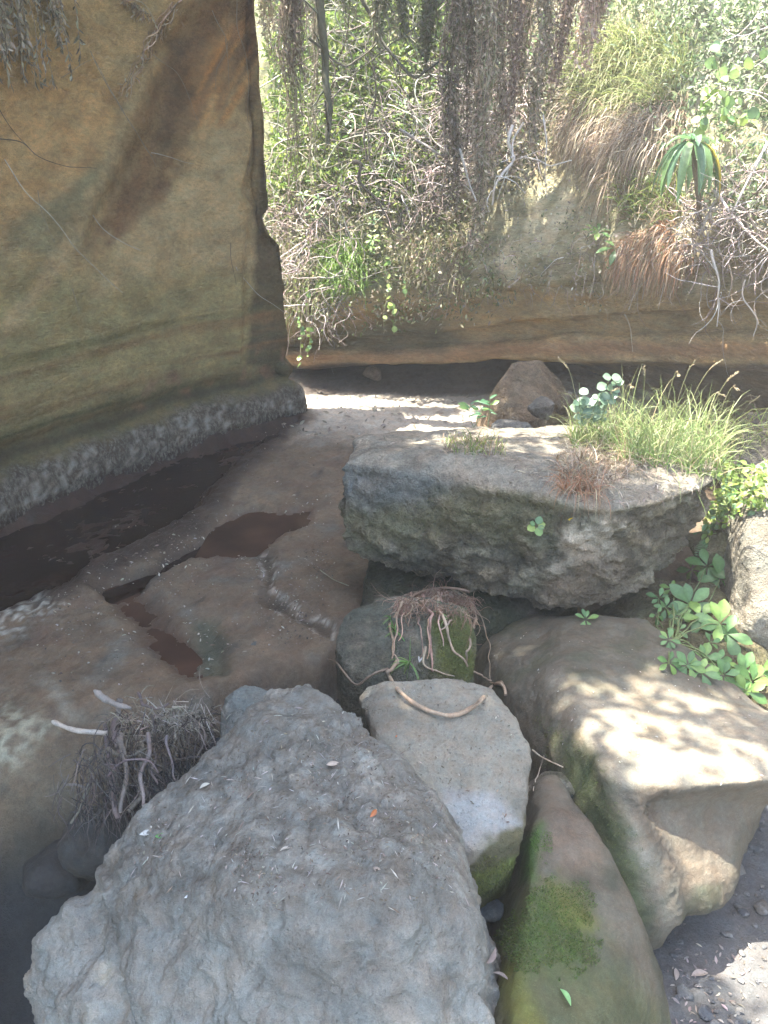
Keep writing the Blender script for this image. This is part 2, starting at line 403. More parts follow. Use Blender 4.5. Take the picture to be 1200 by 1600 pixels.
DK = px_poly([(-500, 900), (-200, 820), (0, 760), (240, 690), (400, 640), (475, 640), (480, 655), (440, 690), (395, 735), (355, 770), (310, 830), (250, 860), (150, 905), (120, 925), (60, 950), (0, 975), (-300, 1100)])
sdk = polysd(fx, fy, DK) + wob * 1.0
c = mixc(c, (0.040, 0.026, 0.019), sst(0.12, -0.10, sdk)); c = mixc(c, (0.035, 0.017, 0.011), sst(0.12, -0.05, sd)); wet = np.maximum(wet, sst(0.1, -0.1, sdk) * .8)
c = mixc(c, (0.115, 0.075, 0.055), sst(.15, .5, fbm(BP, 2.2, 4, off=51)) * .6); c = mixc(c, (0.15, 0.14, 0.115), sst(.1, .5, fbm(BP, 3.5, 5, off=61)) * sst(.1, .3, sdk) * .7)
c = mixc(c, (0.055, 0.05, 0.042), sst(.25, .55, fbm(BP, 6, 4, off=71)) * .7)
for pl, cc, w in ((PUD, (0.075, 0.04, 0.025), .05), (DIAG, (0.03, 0.022, 0.016), .05), (RED, (0.07, 0.04, 0.025), .06), (CRACK, (0.06, 0.045, 0.03), .03), (DARKG, (0.06, 0.065, 0.042), .05)):
    s_ = polysd(fx, fy, pl) + wob * .3; s_ = s_ + .05 * fbm(BP * [1, 1, 0], 9, 4, off=12); c = mixc(c, cc, sst(w + .05, -.04, s_) * .85); wet = np.maximum(wet, sst(w, 0, s_) * .7)
# pale dry foam scum rims
rim = np.exp(-((polysd(fx, fy, CRACK) - 0.02 + wob * .4) / 0.012) ** 2) * sst(0.1, .4, fbm(BP, 9, 3, off=3) + .25)
c = mixc(c, (0.38, 0.34, 0.28), rim * .9)
yl = np.interp(fx, LIP[:, 0], LIP[:, 1]); dd = yl - fy
c = mixc(c, (0.10, 0.10, 0.092), sst(0.02, 0.16, dd) * sst(-1.0, -.8, fx))
c = mixc(c, (0.055, 0.058, 0.036), sst(0.0, 0.9, dd) * sst(-1.0, -1.5, fx) )
c = mixc(c, (0.024, 0.025, 0.025), sst(-.25, -.7, gz))  # low gap darkens with depth, its shade put into the colour
px_, py_ = proj(BP)
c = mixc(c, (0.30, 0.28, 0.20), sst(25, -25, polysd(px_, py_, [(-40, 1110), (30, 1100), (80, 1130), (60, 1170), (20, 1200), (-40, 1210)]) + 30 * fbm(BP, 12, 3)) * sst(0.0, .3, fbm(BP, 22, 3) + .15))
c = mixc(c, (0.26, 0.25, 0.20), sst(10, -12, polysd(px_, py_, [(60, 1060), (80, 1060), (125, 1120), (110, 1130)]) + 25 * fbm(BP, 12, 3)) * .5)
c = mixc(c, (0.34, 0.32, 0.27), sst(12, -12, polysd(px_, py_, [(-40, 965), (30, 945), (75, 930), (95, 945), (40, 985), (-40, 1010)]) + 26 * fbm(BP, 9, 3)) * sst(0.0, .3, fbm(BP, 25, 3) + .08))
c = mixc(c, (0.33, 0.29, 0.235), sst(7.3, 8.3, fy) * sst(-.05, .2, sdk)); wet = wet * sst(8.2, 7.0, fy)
c = mixc(c, (0.075, 0.06, 0.048), sst(9.30, 9.55, fy + .12 * nz) * sst(-1.6, -.9, fx))  # floor beyond the ledge darkened, undercut shade painted into the bed
c = mixc(c, (0.11, 0.107, 0.104), sst(0.75, 1.0, fx) * sst(3.4, 3.1, fy)); wet = wet * (1 - sst(0.75, 1.0, fx))
bed_f = grid_faces(len(xs), len(ys))
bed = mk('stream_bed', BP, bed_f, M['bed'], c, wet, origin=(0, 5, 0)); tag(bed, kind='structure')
add_bvh(BP, bed_f, 'bed')
def water_sheet(name, poly, z, mat, label, grow=.22):
    cx = np.mean([p[0] for p in poly]); cy = np.mean([p[1] for p in poly]); V = [(p[0] + (p[0] - cx) * grow, p[1] + (p[1] - cy) * grow, z) for p in poly]
    me = bmesh.new(); vs = [me.verts.new((v[0] - cx, v[1] - cy, 0)) for v in V]; f = me.faces.new(vs)
    bmesh.ops.triangulate(me, faces=[f]); m2 = bpy.data.meshes.new(name); me.to_mesh(m2); me.free(); m2.materials.append(mat)
    o = bpy.data.objects.new(name, m2); COL.objects.link(o); o.location = (cx, cy, z)
    tag(o, label, kind='structure'); return o
water_sheet('stream_water', CH, -0.095, M['water'], 'shallow dark red-brown water running along the foot of the left cliff')
water_sheet('puddle', PUD, -0.045, M['puddle'], 'red-brown puddle in a hollow of the stream bed')
water_sheet('channel_water', DIAG, -0.075, M['water'], 'dark narrow water channel beside the puddle')
water_sheet('red_channel_water', RED, -0.078, M['puddle'], 'red-brown water in the crooked channel')
water_sheet('pool', [PZ(x, y, -.33)[:2] for x, y in [(160, 1120), (240, 1080), (340, 1050), (520, 1040), (600, 1060), (640, 1200), (400, 1300), (250, 1300)]], -0.36, M['pool'], 'grey silty pool behind the foreground boulders')

# ------------------------------------------------------------------ cliffs: lofted closed bodies
def resample(path, n):
    P = np.asarray(path, float); d = np.concatenate([[0], np.cumsum(np.linalg.norm(np.diff(P[:, :2], axis=0), axis=1))])
    t = np.linspace(0, d[-1], n); return np.stack([np.interp(t, d, P[:, k]) for k in range(P.shape[1])], 1), t
def cliff(name, path, nu, prof, zs, side, depth, disp, colf, mat, label, smooth_it=6):
    Q, t = resample(path, nu)
    for _ in range(smooth_it): Q[1:-1] = (Q[:-2] + 2 * Q[1:-1] + Q[2:]) / 4
    T = np.gradient(Q[:, :2], axis=0); T /= np.linalg.norm(T, axis=1)[:, None]
    Nn = np.stack([T[:, 1], -T[:, 0]], 1) * side                      # towards the stream
    off, z = prof(Q, t, zs)
    G = np.zeros((nu, len(zs), 3)); G[..., :2] = Q[:, None, :2] + Nn[:, None] * off[..., None]; G[..., 2] = z
    n = grid_normals(G); n *= np.sign((n[..., :2] * Nn[:, None]).sum(-1).mean())
    G = G + n * disp(G.reshape(-1, 3), n.reshape(-1, 3)).reshape(nu, len(zs), 1)
    n = grid_normals(G); n *= np.sign((n[..., :2] * Nn[:, None]).sum(-1).mean())
    V = G.reshape(-1, 3); F = grid_faces(nu, len(zs)); col, w = colf(V, n.reshape(-1, 3))
    # back, top, bottom, ends
    b = len(V); bk = G[:, [0, -1]].copy(); bk[..., :2] = depth(Q, G)[:, None]; bk[:, 0, 2] = -.4; bk[:, 1, 2] = G[:, -1, 2] + .3
    V2 = np.concatenate([V, bk[:, 0], bk[:, 1]]); nv = len(zs); i = np.arange(nu - 1)
    F2 = np.concatenate([np.stack([i * nv, (i + 1) * nv, b + i + 1, b + i], 1), np.stack([b + i, b + i + 1, b + nu + i + 1, b + nu + i], 1),
                         np.stack([i * nv + nv - 1, (i + 1) * nv + nv - 1, b + nu + i + 1, b + nu + i], 1)])
    col = np.concatenate([col, np.tile([0.16, 0.13, 0.08], (2 * nu, 1))]); w = np.concatenate([w, np.zeros(2 * nu)])
    o = mk(name, V2, [F, F2], mat, col, w, origin=(Q[nu // 2, 0], Q[nu // 2, 1], 0)); tag(o, label, kind='structure')
    add_bvh(V, F, name); return G, n

# left cliff
def lbase(px, py): return tuple(PZ(px, py, 0.0)[:2])
lp = [(-5.4, -3.5), (-5.3, 0.5), (-4.9, 3.0), lbase(-160, 895), lbase(0, 806), lbase(120, 757), lbase(240, 708), lbase(345, 674), lbase(395, 664), lbase(432, 650), lbase(468, 641),
      (-1.35, 9.0), (-2.4, 9.15), (-4.5, 9.5), (-8, 10.0)]
zsl = np.concatenate([np.linspace(-0.25, 0.55, 34), np.linspace(0.58, 4.6, 120), np.linspace(4.8, 9.0, 12)])
def lprof(Q, t, zs):
    o = np.interp(zs, [-.3, 0, .10, .25, .31, .36, .50, .62, .9, 1.2, 1.25, 2.0, 3.0, 4.5, 6, 7, 9], [.10, .10, .10, .05, .0, -.07, -.10, -.02, .03, .0, .02, -.02, -.05, .0, .25, .6, .9])
    k = np.interp(Q[:, 1], [6.2, 8.0], [1, 0]); Z = np.tile(zs, (len(Q), 1)); O = np.tile(o, (len(Q), 1))
    Z = np.where(Z > 4.2, 4.2 + (Z - 4.2) * (.12 + .88 * k[:, None]), Z); O = np.where(zs[None] > 4.2, O * (.1 + .9 * k[:, None]), O)
    return O, Z
def ldisp(P, n):
    px, py = proj(P)
    d = 0.10 * fbm(P * np.array([1, 1, .6]), 0.7, 3) + 0.03 * fbm(P * np.array([1, 1, .5]), 2.6, 4, off=3)
    d += 0.012 * fbm(P * np.array([.5, .5, 5]), 2.5, 4, off=8) * sst(2.2, 1.3, P[:, 2]) * sst(.5, .8, P[:, 2])
    cr = sst(.36, .28, P[:, 2]); d += cr * (0.035 * fbm(P, 9, 4, ridge=True, off=2) )
    # carved scoops and ridge of the upper face
    def scoop(poly, depth, w):
        return -depth * sst(w, -w, polysd(px, py, poly))
    d += scoop([(250, 60), (330, 0), (420, 0), (405, 170), (300, 300), (230, 380), (140, 380), (170, 300), (240, 200)], 0.13, 22)
    d += scoop([(-100, -100), (230, -100), (180, 160), (100, 290), (20, 350), (-100, 400)], 0.09, 30)
    d += scoop([(392, 300), (402, 250), (414, -160), (500, -160), (490, 380), (440, 370)], 0.22, 16) + scoop([(384, 585), (387, 470), (396, 330), (520, 330), (520, 590)], 0.09, 8)
    d += 0.014 * fbm(P, 6, 5, gain=.6, off=33) - .022 * fbm(P, 3.1, 4, ridge=True, off=37) * sst(.5, .8, P[:, 2])
    d += 0.02 * fbm(P * np.array([.6, .6, 4]), 3.5, 4, off=39) * sst(1.9, 1.2, P[:, 2]) * sst(.4, .7, P[:, 2])
    d += 0.05 * np.exp(-((polysd(px, py, [(540 - 120, 0), (300, 120), (330, 170), (300, 240), (345, 230), (420, 100)])) / 12) ** 2)
    return d
def lcol(P, n):
    px, py = proj(P); N = len(P); wv = fbm(P, 1.6, 4); wv2 = fbm(P, 5, 4, off=6)
    c = np.tile([0.38, 0.295, 0.165], (N, 1))
    c = mixc(c, (0.30, 0.265, 0.14), sst(380, 470, py + 50 * wv))                                  # olive film low down
    c = mixc(c, (0.42, 0.30, 0.155), sst(30, -30, polysd(px, py, [(-100, 60), (150, 80), (215, 160), (170, 240), (100, 300), (20, 350), (-100, 400)]) + 25 * wv))
    c = mixc(c, (0.26, 0.235, 0.14), sst(12, -12, polysd(px, py, [(210, 160), (180, 240), (150, 262), (70, 320), (15, 350), (15, 385), (90, 410), (130, 390), (180, 260), (195, 170)]) + 15 * wv))
    sk = perlin(np.stack([(px + .55 * py) / 9, (py - .3 * px) / 120, P[:, 1] * .3], 1)) ; sk2 = perlin(np.stack([(px + .5 * py) / 22, (py - .3 * px) / 160, P[:, 1] * .3 + 5], 1))
    st_ = sst(26, -22, polysd(px, py, [(240, 120), (255, 60), (330, -20), (420, -20), (412, 90), (355, 110), (320, 190), (300, 235), (268, 290), (240, 325), (170, 385), (138, 380), (165, 320), (190, 255), (200, 190)]) + 34 * wv2 + 30 * wv + 12 * sk)
    c = mixc(c, (0.185, 0.12, 0.065), st_ * (.85 + .4 * sk2)); c = mixc(c, (0.11, 0.075, 0.045), sst(16, -20, polysd(px, py, [(245, 130), (265, 70), (300, 60), (295, 150), (270, 230), (250, 220)]) + 40 * wv2 + 14 * sk) * .7)
    c = mixc(c, (0.13, 0.07, 0.04), sst(7, -3, polysd(px, py, [(268, 282), (262, 300), (225, 345), (185, 372), (172, 385), (165, 378), (215, 330), (250, 290)]) + 8 * wv2) * .8)
    c = mixc(c, (0.42, 0.24, 0.10), sst(18, -18, polysd(px, py, [(300, 140), (330, 60), (380, 20), (402, 60), (395, 160), (350, 200), (310, 200)]) + 22 * wv2) * np.clip(.45 + 1.1 * sk, 0, 1))
    c = mixc(c, (0.16, 0.10, 0.055), sst(20, -20, polysd(px, py, [(330, 0), (400, 0), (400, 160), (380, 170), (350, 60)]) + 22 * wv2) * np.clip(-sk * 1.5 + .1, 0, .8))
    c = c * (1 + .16 * sk2 * sst(460, 300, py))[:, None]
    c = mixc(c, (0.43, 0.35, 0.21), sst(8, -10, polysd(px, py, [(205, 150), (250, 70), (262, 80), (215, 165), (195, 200), (190, 260), (140, 360), (100, 420), (40, 500), (0, 540), (0, 500), (60, 430), (120, 330), (175, 220)]) + 12 * wv2) * .75)
    c = mixc(c, (0.48, 0.34, 0.18), sst(5, -6, polysd(px, py, [(330, 150), (338, 150), (322, 215), (300, 270), (303, 240)]) + 8 * wv2))
    c = mixc(c, (0.42, 0.345, 0.205), sst(20, -20, polysd(px, py, [(265, 290), (340, 200), (395, 210), (390, 400), (230, 430), (150, 460), (190, 370)]) + 25 * wv) * .8)
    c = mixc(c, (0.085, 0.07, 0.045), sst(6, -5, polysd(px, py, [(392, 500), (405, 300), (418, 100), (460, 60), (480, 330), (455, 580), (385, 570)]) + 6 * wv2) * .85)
    # strata stripes near the foot
    st = fbm(P * np.array([.25, .25, 9]), 1.0, 3, off=11)
    low = sst(1.5, 1.0, P[:, 2]) * sst(.38, .55, P[:, 2])
    c = mixc(c, (0.20, 0.13, 0.065), low * sst(0.0, .35, st) * .9); c = mixc(c, (0.12, 0.125, 0.06), low * sst(0.05, .4, -st) * .9)
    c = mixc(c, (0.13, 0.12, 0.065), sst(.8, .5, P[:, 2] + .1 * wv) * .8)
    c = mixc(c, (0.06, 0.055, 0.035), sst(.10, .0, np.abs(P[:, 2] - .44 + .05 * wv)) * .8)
    c = mixc(c, (0.24, 0.15, 0.10), sst(.25, .05, np.abs(P[:, 2] - .62)) * sst(.05, .4, wv2) * sst(6.8, 7.6, P[:, 1]) )
    cr = sst(.38, .27, P[:, 2] + .08 * wv2)
    c = np.clip(c * np.array([1.34, 1.22, 1.08]), 0, .62)
    c = mixc(c, (0.115, 0.088, 0.062), cr); c = mixc(c, (0.40, 0.36, 0.30), cr * sst(.05, .3, fbm(P * np.array([1, 1, .5]), 16, 3, off=2) - .25 * sst(.25, .36, P[:, 2])))
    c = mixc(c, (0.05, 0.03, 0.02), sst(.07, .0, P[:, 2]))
    return c, cr * .6
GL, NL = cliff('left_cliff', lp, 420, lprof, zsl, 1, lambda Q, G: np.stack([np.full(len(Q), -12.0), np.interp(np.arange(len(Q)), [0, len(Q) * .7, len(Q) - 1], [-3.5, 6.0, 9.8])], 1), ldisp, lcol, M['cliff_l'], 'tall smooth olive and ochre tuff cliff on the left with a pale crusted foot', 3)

# far cliff: stations (px, Y, rows of lip / band top / shelf bottom)
stn = [(180, 12.2, 572, 552, 508), (400, 10.7, 574, 552, 508), (500, 10.0, 575, 548, 500), (600, 9.8, 570, 548, 492), (700, 9.6, 567, 545, 480), (790, 9.1, 562, 535, 455), (900, 8.4, 563, 528, 445),
       (1000, 7.7, 567, 526, 432), (1100, 7.1, 572, 526, 420), (1200, 6.5, 576, 524, 410), (1330, 5.7, 590, 530, 410), (1500, 4.7, 600, 540, 410)]
fp = []
for px, Y, a, b, c_ in stn:
    x = PY(px, 520, Y)[0]; fp.append((x, Y, PY(px, a, Y)[2], PY(px, b, Y)[2], PY(px, c_, Y - .15)[2]))
l_ = fp[-1]; fp += [(4.7, 2.6) + l_[2:], (4.9, 0.5) + l_[2:], (5.0, -3.5) + l_[2:]]
f0 = fp[0]; fp = [(f0[0] - 5, f0[1] + 1.5) + f0[2:]] + fp
zt = np.concatenate([np.linspace(0, 1, 14), 1 + np.linspace(0.02, 1, 22), 2 + np.linspace(.02, 1, 30), 3 + np.linspace(.01, 1, 110), 4 + np.linspace(.05, 1, 10)])
def fprof(Q, t, zs):
    n = len(Q); off = np.zeros((n, len(zs))); z = np.zeros((n, len(zs)))
    for i in range(n):
        lip, bt, sh = Q[i, 2], Q[i, 3], Q[i, 4]
        dpt = np.interp(Q[i, 0], [-1, 0.5, 2, 3.2], [2.4, 2.2, 1.1, .6])
        ts = [0, .55, .85, 1.0, 1.12, 1.6, 2.0, 2.12, 2.35, 2.7, 2.95, 3.05, 3.12, 3.3, 3.6, 4.0, 5.0]
        zz = [-.25, lip * .55, lip - .05, lip - .01, lip + .02, bt - .05, bt, bt + .03, bt + (sh - bt) * .38, bt + (sh - bt) * .44, sh, sh + .06, sh + .3, sh + 1.0, sh + 2.0, sh + 3.3, sh + 7.0]
        oo = [-dpt, -dpt * .95, -dpt * .5, -.06, .02, .05, .0, -.16, -.13, .05, .0, .20, .24, -.05, -.55, -1.35, -3.6]
        off[i] = np.interp(zs, ts, oo); z[i] = np.interp(zs, ts, zz)
    return off, z
def fdisp(P, n):
    up = sst(1.2, 2.0, P[:, 2])
    d = 0.16 * fbm(P, 0.9, 4, off=2) * (0.35 + up) + 0.05 * fbm(P, 3, 4, off=5) * (.5 + up) + 0.05 * fbm(P * np.array([1, 1, .25]), 4, 3, off=15, ridge=True) * up
    d += 0.03 * fbm(P * np.array([.4, .4, 6]), 1.5, 4, off=4, ridge=True) * (1 - up)
    return d
def fcol(P, n):
    px, py = proj(P); N = len(P); wv = fbm(P, 1.8, 4, off=1); wv2 = fbm(P, 6, 4, off=2); lv = fbm(P * np.array([.3, .3, 7]), 1.2, 4)
    c = np.tile([0.46, 0.335, 0.17], (N, 1))
    c = mixc(c, (0.56, 0.36, 0.155), sst(0, .5, lv)); c = mixc(c, (0.24, 0.18, 0.095), sst(.1, .6, -lv) * .8)
    c = mixc(c, (0.44, 0.26, 0.13), sst(12, -4, np.abs(py - np.interp(px, [500, 700, 800, 1000, 1200], [560, 555, 545, 545, 548]) ) - 8 + 10 * wv))
    c = mixc(c, (0.06, 0.045, 0.035), sst(564, 574, py + 5 * wv))                                    # cave interior darkened, recess shade painted into the rock colour
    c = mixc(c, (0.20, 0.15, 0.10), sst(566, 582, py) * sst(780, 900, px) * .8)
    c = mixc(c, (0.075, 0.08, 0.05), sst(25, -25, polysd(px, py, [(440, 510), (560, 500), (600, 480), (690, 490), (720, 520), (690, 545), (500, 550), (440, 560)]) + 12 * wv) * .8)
    up = sst(470, 445, py + 20 * wv)
    c = mixc(c, (0.38, 0.34, 0.21), up); c = mixc(c, (0.22, 0.22, 0.13), up * sst(0, .4, wv2) * .8); c = mixc(c, (0.62, 0.54, 0.36), up * sst(.0, .3, fbm(P * np.array([1, 1, .35]), 3.6, 4, off=9)) * .95)
    c = mixc(c, (0.37, 0.38, 0.31), sst(980, 1080, px) * sst(230, 120, py) * .8)
    c = mixc(c, (0.10, 0.13, 0.055), sst(780, 640, px) * up * .6)
    return c, np.zeros(N)
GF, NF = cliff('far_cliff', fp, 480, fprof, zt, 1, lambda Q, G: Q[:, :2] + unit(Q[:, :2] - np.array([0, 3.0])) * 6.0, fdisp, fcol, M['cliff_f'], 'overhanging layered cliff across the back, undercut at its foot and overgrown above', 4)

# ------------------------------------------------------------------ boulders
def blob_mesh(lumps, voxel, smooth, sub, presmooth=0.5):
    bm = bmesh.new()
    for L_ in lumps:
        b2 = bmesh.new()
        for p in L_: b2.verts.new([float(v) for v in p])
        r = bmesh.ops.convex_hull(b2, input=b2.verts)
        bad = [e for e in r['geom_interior'] if isinstance(e, bmesh.types.BMVert)]
        bmesh.ops.delete(b2, geom=bad, context='VERTS')
        bmesh.ops.recalc_face_normals(b2, faces=b2.faces)
        tmp = bpy.data.meshes.new('tmp'); b2.to_mesh(tmp); b2.free(); bm.from_mesh(tmp); bpy.data.meshes.remove(tmp)
    me = bpy.data.meshes.new('tmp'); bm.to_mesh(me); bm.free()
    o = bpy.data.objects.new('tmp', me); COL.objects.link(o)
    m = o.modifiers.new('r', 'REMESH'); m.mode = 'VOXEL'; m.voxel_size = voxel
    m = o.modifiers.new('s', 'SMOOTH'); m.iterations = smooth; m.factor = presmooth
    if sub: m = o.modifiers.new('u', 'SUBSURF'); m.levels = sub; m.render_levels = sub
    dg = bpy.context.evaluated_depsgraph_get(); dg.update(); e = o.evaluated_get(dg); m2 = bpy.data.meshes.new_from_object(e)
    n = len(m2.vertices); V = np.empty(n * 3, np.float32); m2.vertices.foreach_get('co', V)
    Nn = np.empty(n * 3, np.float32); m2.vertex_normals.foreach_get('vector', Nn)
    lt = np.empty(len(m2.polygons), np.int32); m2.polygons.foreach_get('loop_total', lt)
    vi = np.empty(len(m2.loops), np.int32); m2.loops.foreach_get('vertex_index', vi)
    bpy.data.objects.remove(o); bpy.data.meshes.remove(me); bpy.data.meshes.remove(m2)
    assert (lt == 4).all()
    return V.reshape(-1, 3).astype(float), Nn.reshape(-1, 3).astype(float), vi.reshape(-1, 4)
def boulder(name, lumps, voxel, smooth, sub, disp, colf, mat, label, bvh=True, cat='boulder', group=None):
    V, Nn, F = blob_mesh(lumps, voxel, smooth, sub)
    V = V + Nn * disp(V, Nn)[:, None]
    c, w = colf(V, Nn)
    o = mk(name, V, F, mat, c, w); tag(o, label, cat, group)
    if bvh: add_bvh(V, F, name)
    return o, V, Nn, F

# foreground boulder
_fgc = {}
def fgd(P, n):
    px, py = proj(P); top = sst(1450, 1375, py + 70 * fbm(P, 3, 3))
    f1, e1 = worley(P, 7.5, 1.3, .5); f2, e2 = worley(P, 19, 7.7, .5)
    _fgc['e'] = (e1, e2, top)
    am = .5 + .9 * sst(-.3, .4, fbm(P, 3.3, 3, off=28))
    d = 0.06 * fbm(P, 2.4, 3) + top * am * (0.022 * (.45 - f1 ** 1.3) + 0.014 * (.45 - f2) - 0.026 * fbm(P, 9, 5, gain=.65, ridge=True, off=3) + 0.014 * fbm(P, 22, 4, gain=.65))
    g_ = P * np.array([1, 1, .38]) + .12 * np.stack([fbm(P, 5, 3), fbm(P, 5, 3, off=9), fbm(P, 5, 3, off=19)], 1); f3, e3 = worley(g_, 3.4, 9.1, .9)
    d += (1 - top) * (0.05 * (.4 - f3) - 0.030 * fbm(g_, 6, 5, gain=.62, ridge=True, off=5) + 0.014 * fbm(g_, 20, 4, gain=.65)) + .0035 * fbm(P, 60, 2)
    gl = polysd(px, py, [(140, 1400), (150, 1380), (165, 1440), (180, 1520), (200, 1600), (175, 1600), (150, 1500), (138, 1430)])
    return d + .028 - 0.035 * np.exp(-(np.maximum(gl, 0) / 10) ** 2)
def fgc(P, n):
    e1, e2, top = _fgc['e']
    wv = fbm(P, 2.5, 4); c = np.tile([0.245, 0.24, 0.212], (len(P), 1))
    c = mixc(c, (0.175, 0.17, 0.15), sst(0, .5, wv)); c = mixc(c, (0.33, 0.32, 0.28), sst(.05, .45, fbm(P, 7, 4, off=5)) * .6)
    c = mixc(c, (0.13, 0.118, 0.098), top * sst(.10, .0, e1) * .25 + top * sst(.10, .0, e2) * .2 + top * sst(.25, .6, fbm(P, 9, 5, gain=.62, ridge=True, off=3)) * .5); c = mixc(c, (0.17, 0.15, 0.12), sst(.15, .5, fbm(P, 9, 4, off=15)) * top * .6)
    return c, np.zeros(len(P))
fg1 = [PY(345, 1185, 2.25), PY(395, 1110, 2.42), PY(430, 1078, 2.5), PY(490, 1078, 2.5), PY(545, 1110, 2.42), PY(595, 1160, 2.28), PY(690, 1235, 2.05), PY(735, 1400, 1.68), PY(765, 1540, 1.48), PY(790, 1640, 1.38),
       PY(330, 1195, 2.2), PY(225, 1275, 2.05), PY(150, 1370, 1.93), PY(500, 1230, 2.05), PY(400, 1400, 1.62), PY(600, 1390, 1.60), PY(300, 1400, 1.70), PY(450, 1640, 1.34), PY(200, 1620, 1.48), PY(650, 1640, 1.32),
       PY(170, 1440, 1.75), PY(90, 1570, 1.62), (-0.2, 2.5, -.6), (.45, 2.3, -.6), (.3, 1.45, -.6), (-.85, 2.1, -.7), (-.8, 1.5, -.7), (-.9, 1.7, -.5)]
fg2 = [PY(55, 1465, 1.80), PY(20, 1540, 1.72), PY(130, 1395, 1.92), PY(190, 1380, 1.85), PY(200, 1500, 1.66), PY(70, 1610, 1.62), PY(200, 1640, 1.5), (-1.0, 1.9, -.7), (-.6, 1.9, -.7), (-.6, 1.5, -.7), (-.98, 1.6, -.6)]
fg3 = [PY(375, 1112, 2.45), PY(425, 1070, 2.5), PY(485, 1060, 2.52), PY(550, 1104, 2.42), PY(440, 1180, 2.2), PY(560, 1180, 2.2), (-.35, 2.6, -.3), (0, 2.6, -.3)]
FG, FGV, FGN, FGF = boulder('foreground_boulder', [fg1, fg2, fg3], 0.03, 5, 2, fgd, fgc, M['pitted'], 'huge grey lumpy boulder filling the bottom left foreground')

def sl(P, a=0.02, s=5.0, off=0.0, fine=0.004): return a * fbm(P, s, 4, off=off) + fine * fbm(P, s * 8, 3, off=off + 4)
# small knob behind the foreground boulder
boulder('small_boulder', [[PY(345, 1110, 2.7), PY(365, 1070, 2.72), PY(400, 1062, 2.72), PY(422, 1075, 2.65), PY(345, 1160, 2.45), PY(400, 1160, 2.45), (-.55, 2.75, -.4), (-.3, 2.75, -.4), (-.55, 2.4, -.4), (-.3, 2.4, -.4)]],
        0.03, 4, 2, lambda P, n: sl(P, .02, 8) + .012 * fbm(P, 18, 3, ridge=True), lambda P, n: (mixc(np.tile([.16, .17, .155], (len(P), 1)), (.23, .23, .2), sst(0, .4, fbm(P, 8, 3))), np.zeros(len(P))), M['pitted'],
        'small grey pitted boulder tucked against the back left of the foreground boulder')
# flat-topped middle boulder
def midc(P, n):
    px, py = proj(P); wv = fbm(P, 6, 4)
    c = np.tile([0.225, 0.208, 0.168], (len(P), 1)); c = mixc(c, (.165, .15, .12), sst(0, .45, fbm(P, 3, 3)))
    c = mixc(c, (0.26, 0.262, 0.25), sst(12, -12, polysd(px, py, [(690, 1230), (770, 1240), (820, 1290), (750, 1310), (720, 1350), (705, 1340)]) + 20 * wv))
    c = mixc(c, (0.085, 0.08, 0.042), sst(10, -6, polysd(px, py, [(850, 1280), (800, 1296), (765, 1312), (730, 1345), (700, 1375), (735, 1440), (810, 1440), (860, 1320)]) + 38 * fbm(P, 9, 4)) * .92)
    c = mixc(c, (0.12, 0.15, 0.03), sst(10, -10, polysd(px, py, [(740, 1370), (820, 1340), (800, 1410), (740, 1415)]) + 25 * wv) * .7)
    return c, np.zeros(len(P))
mid = [PY(566, 1088, 2.72), PY(600, 1055, 2.80), PY(700, 1056, 2.80), PY(770, 1072, 2.74), PY(805, 1110, 2.60), PY(832, 1170, 2.42), PY(826, 1270, 2.18), PY(824, 1310, 2.10), PY(790, 1370, 2.06), PY(745, 1400, 2.04),
       PY(705, 1320, 2.08), PY(600, 1200, 2.3), (.1, 2.9, -.4), (.45, 2.9, -.4), (.5, 2.25, -.1), (.1, 2.2, -.4), PY(735, 1330, 2.03), PY(575, 1130, 2.6)]
boulder('flat_topped_boulder', [mid, [PY(558, 1095, 2.74), PY(575, 1066, 2.8), PY(600, 1060, 2.8), PY(590, 1115, 2.6), PY(565, 1115, 2.62), (0, 2.8, .2), (.1, 2.7, .1), (-.02, 2.75, .3)]], 0.026, 2, 2,
        lambda P, n: .028 * fbm(P, 3.5, 4) + .010 * fbm(P, 12, 4, gain=.6) + .004 * fbm(P, 45, 3) - .006 * sst(.35, .6, fbm(P, 28, 2, off=5)), midc, M['porous'], 'flat-topped smooth grey boulder with a mossy chin, behind the foreground boulder')
# rock under the root tangle
def rootc(P, n):
    px, py = proj(P); wv = fbm(P, 6, 4); c = np.tile([0.105, 0.105, 0.08], (len(P), 1)); c = mixc(c, (.17, .155, .12), sst(.0, .4, wv))
    c = mixc(c, (.10, .115, .035), sst(15, -15, polysd(px, py, [(670, 980), (745, 940), (750, 1060), (680, 1060)]) + 20 * wv)); return c, np.zeros(len(P))
boulder('root_boulder', [[PY(520, 1000, 3.3), PY(530, 960, 3.45), PY(570, 935, 3.55), PY(630, 922, 3.6), PY(735, 940, 3.5), PY(746, 1000, 3.3), PY(740, 1060, 3.1), PY(560, 1060, 3.05), PY(530, 1035, 3.15), (-.2, 3.5, -.4), (.4, 3.5, -.4), (.4, 3.0, -.4), (-.15, 2.95, -.4)]],
        0.04, 4, 2, lambda P, n: sl(P, .03, 4) + .015 * fbm(P, 14, 4), rootc, M['rough'], 'dark mossy boulder under the clump of roots')
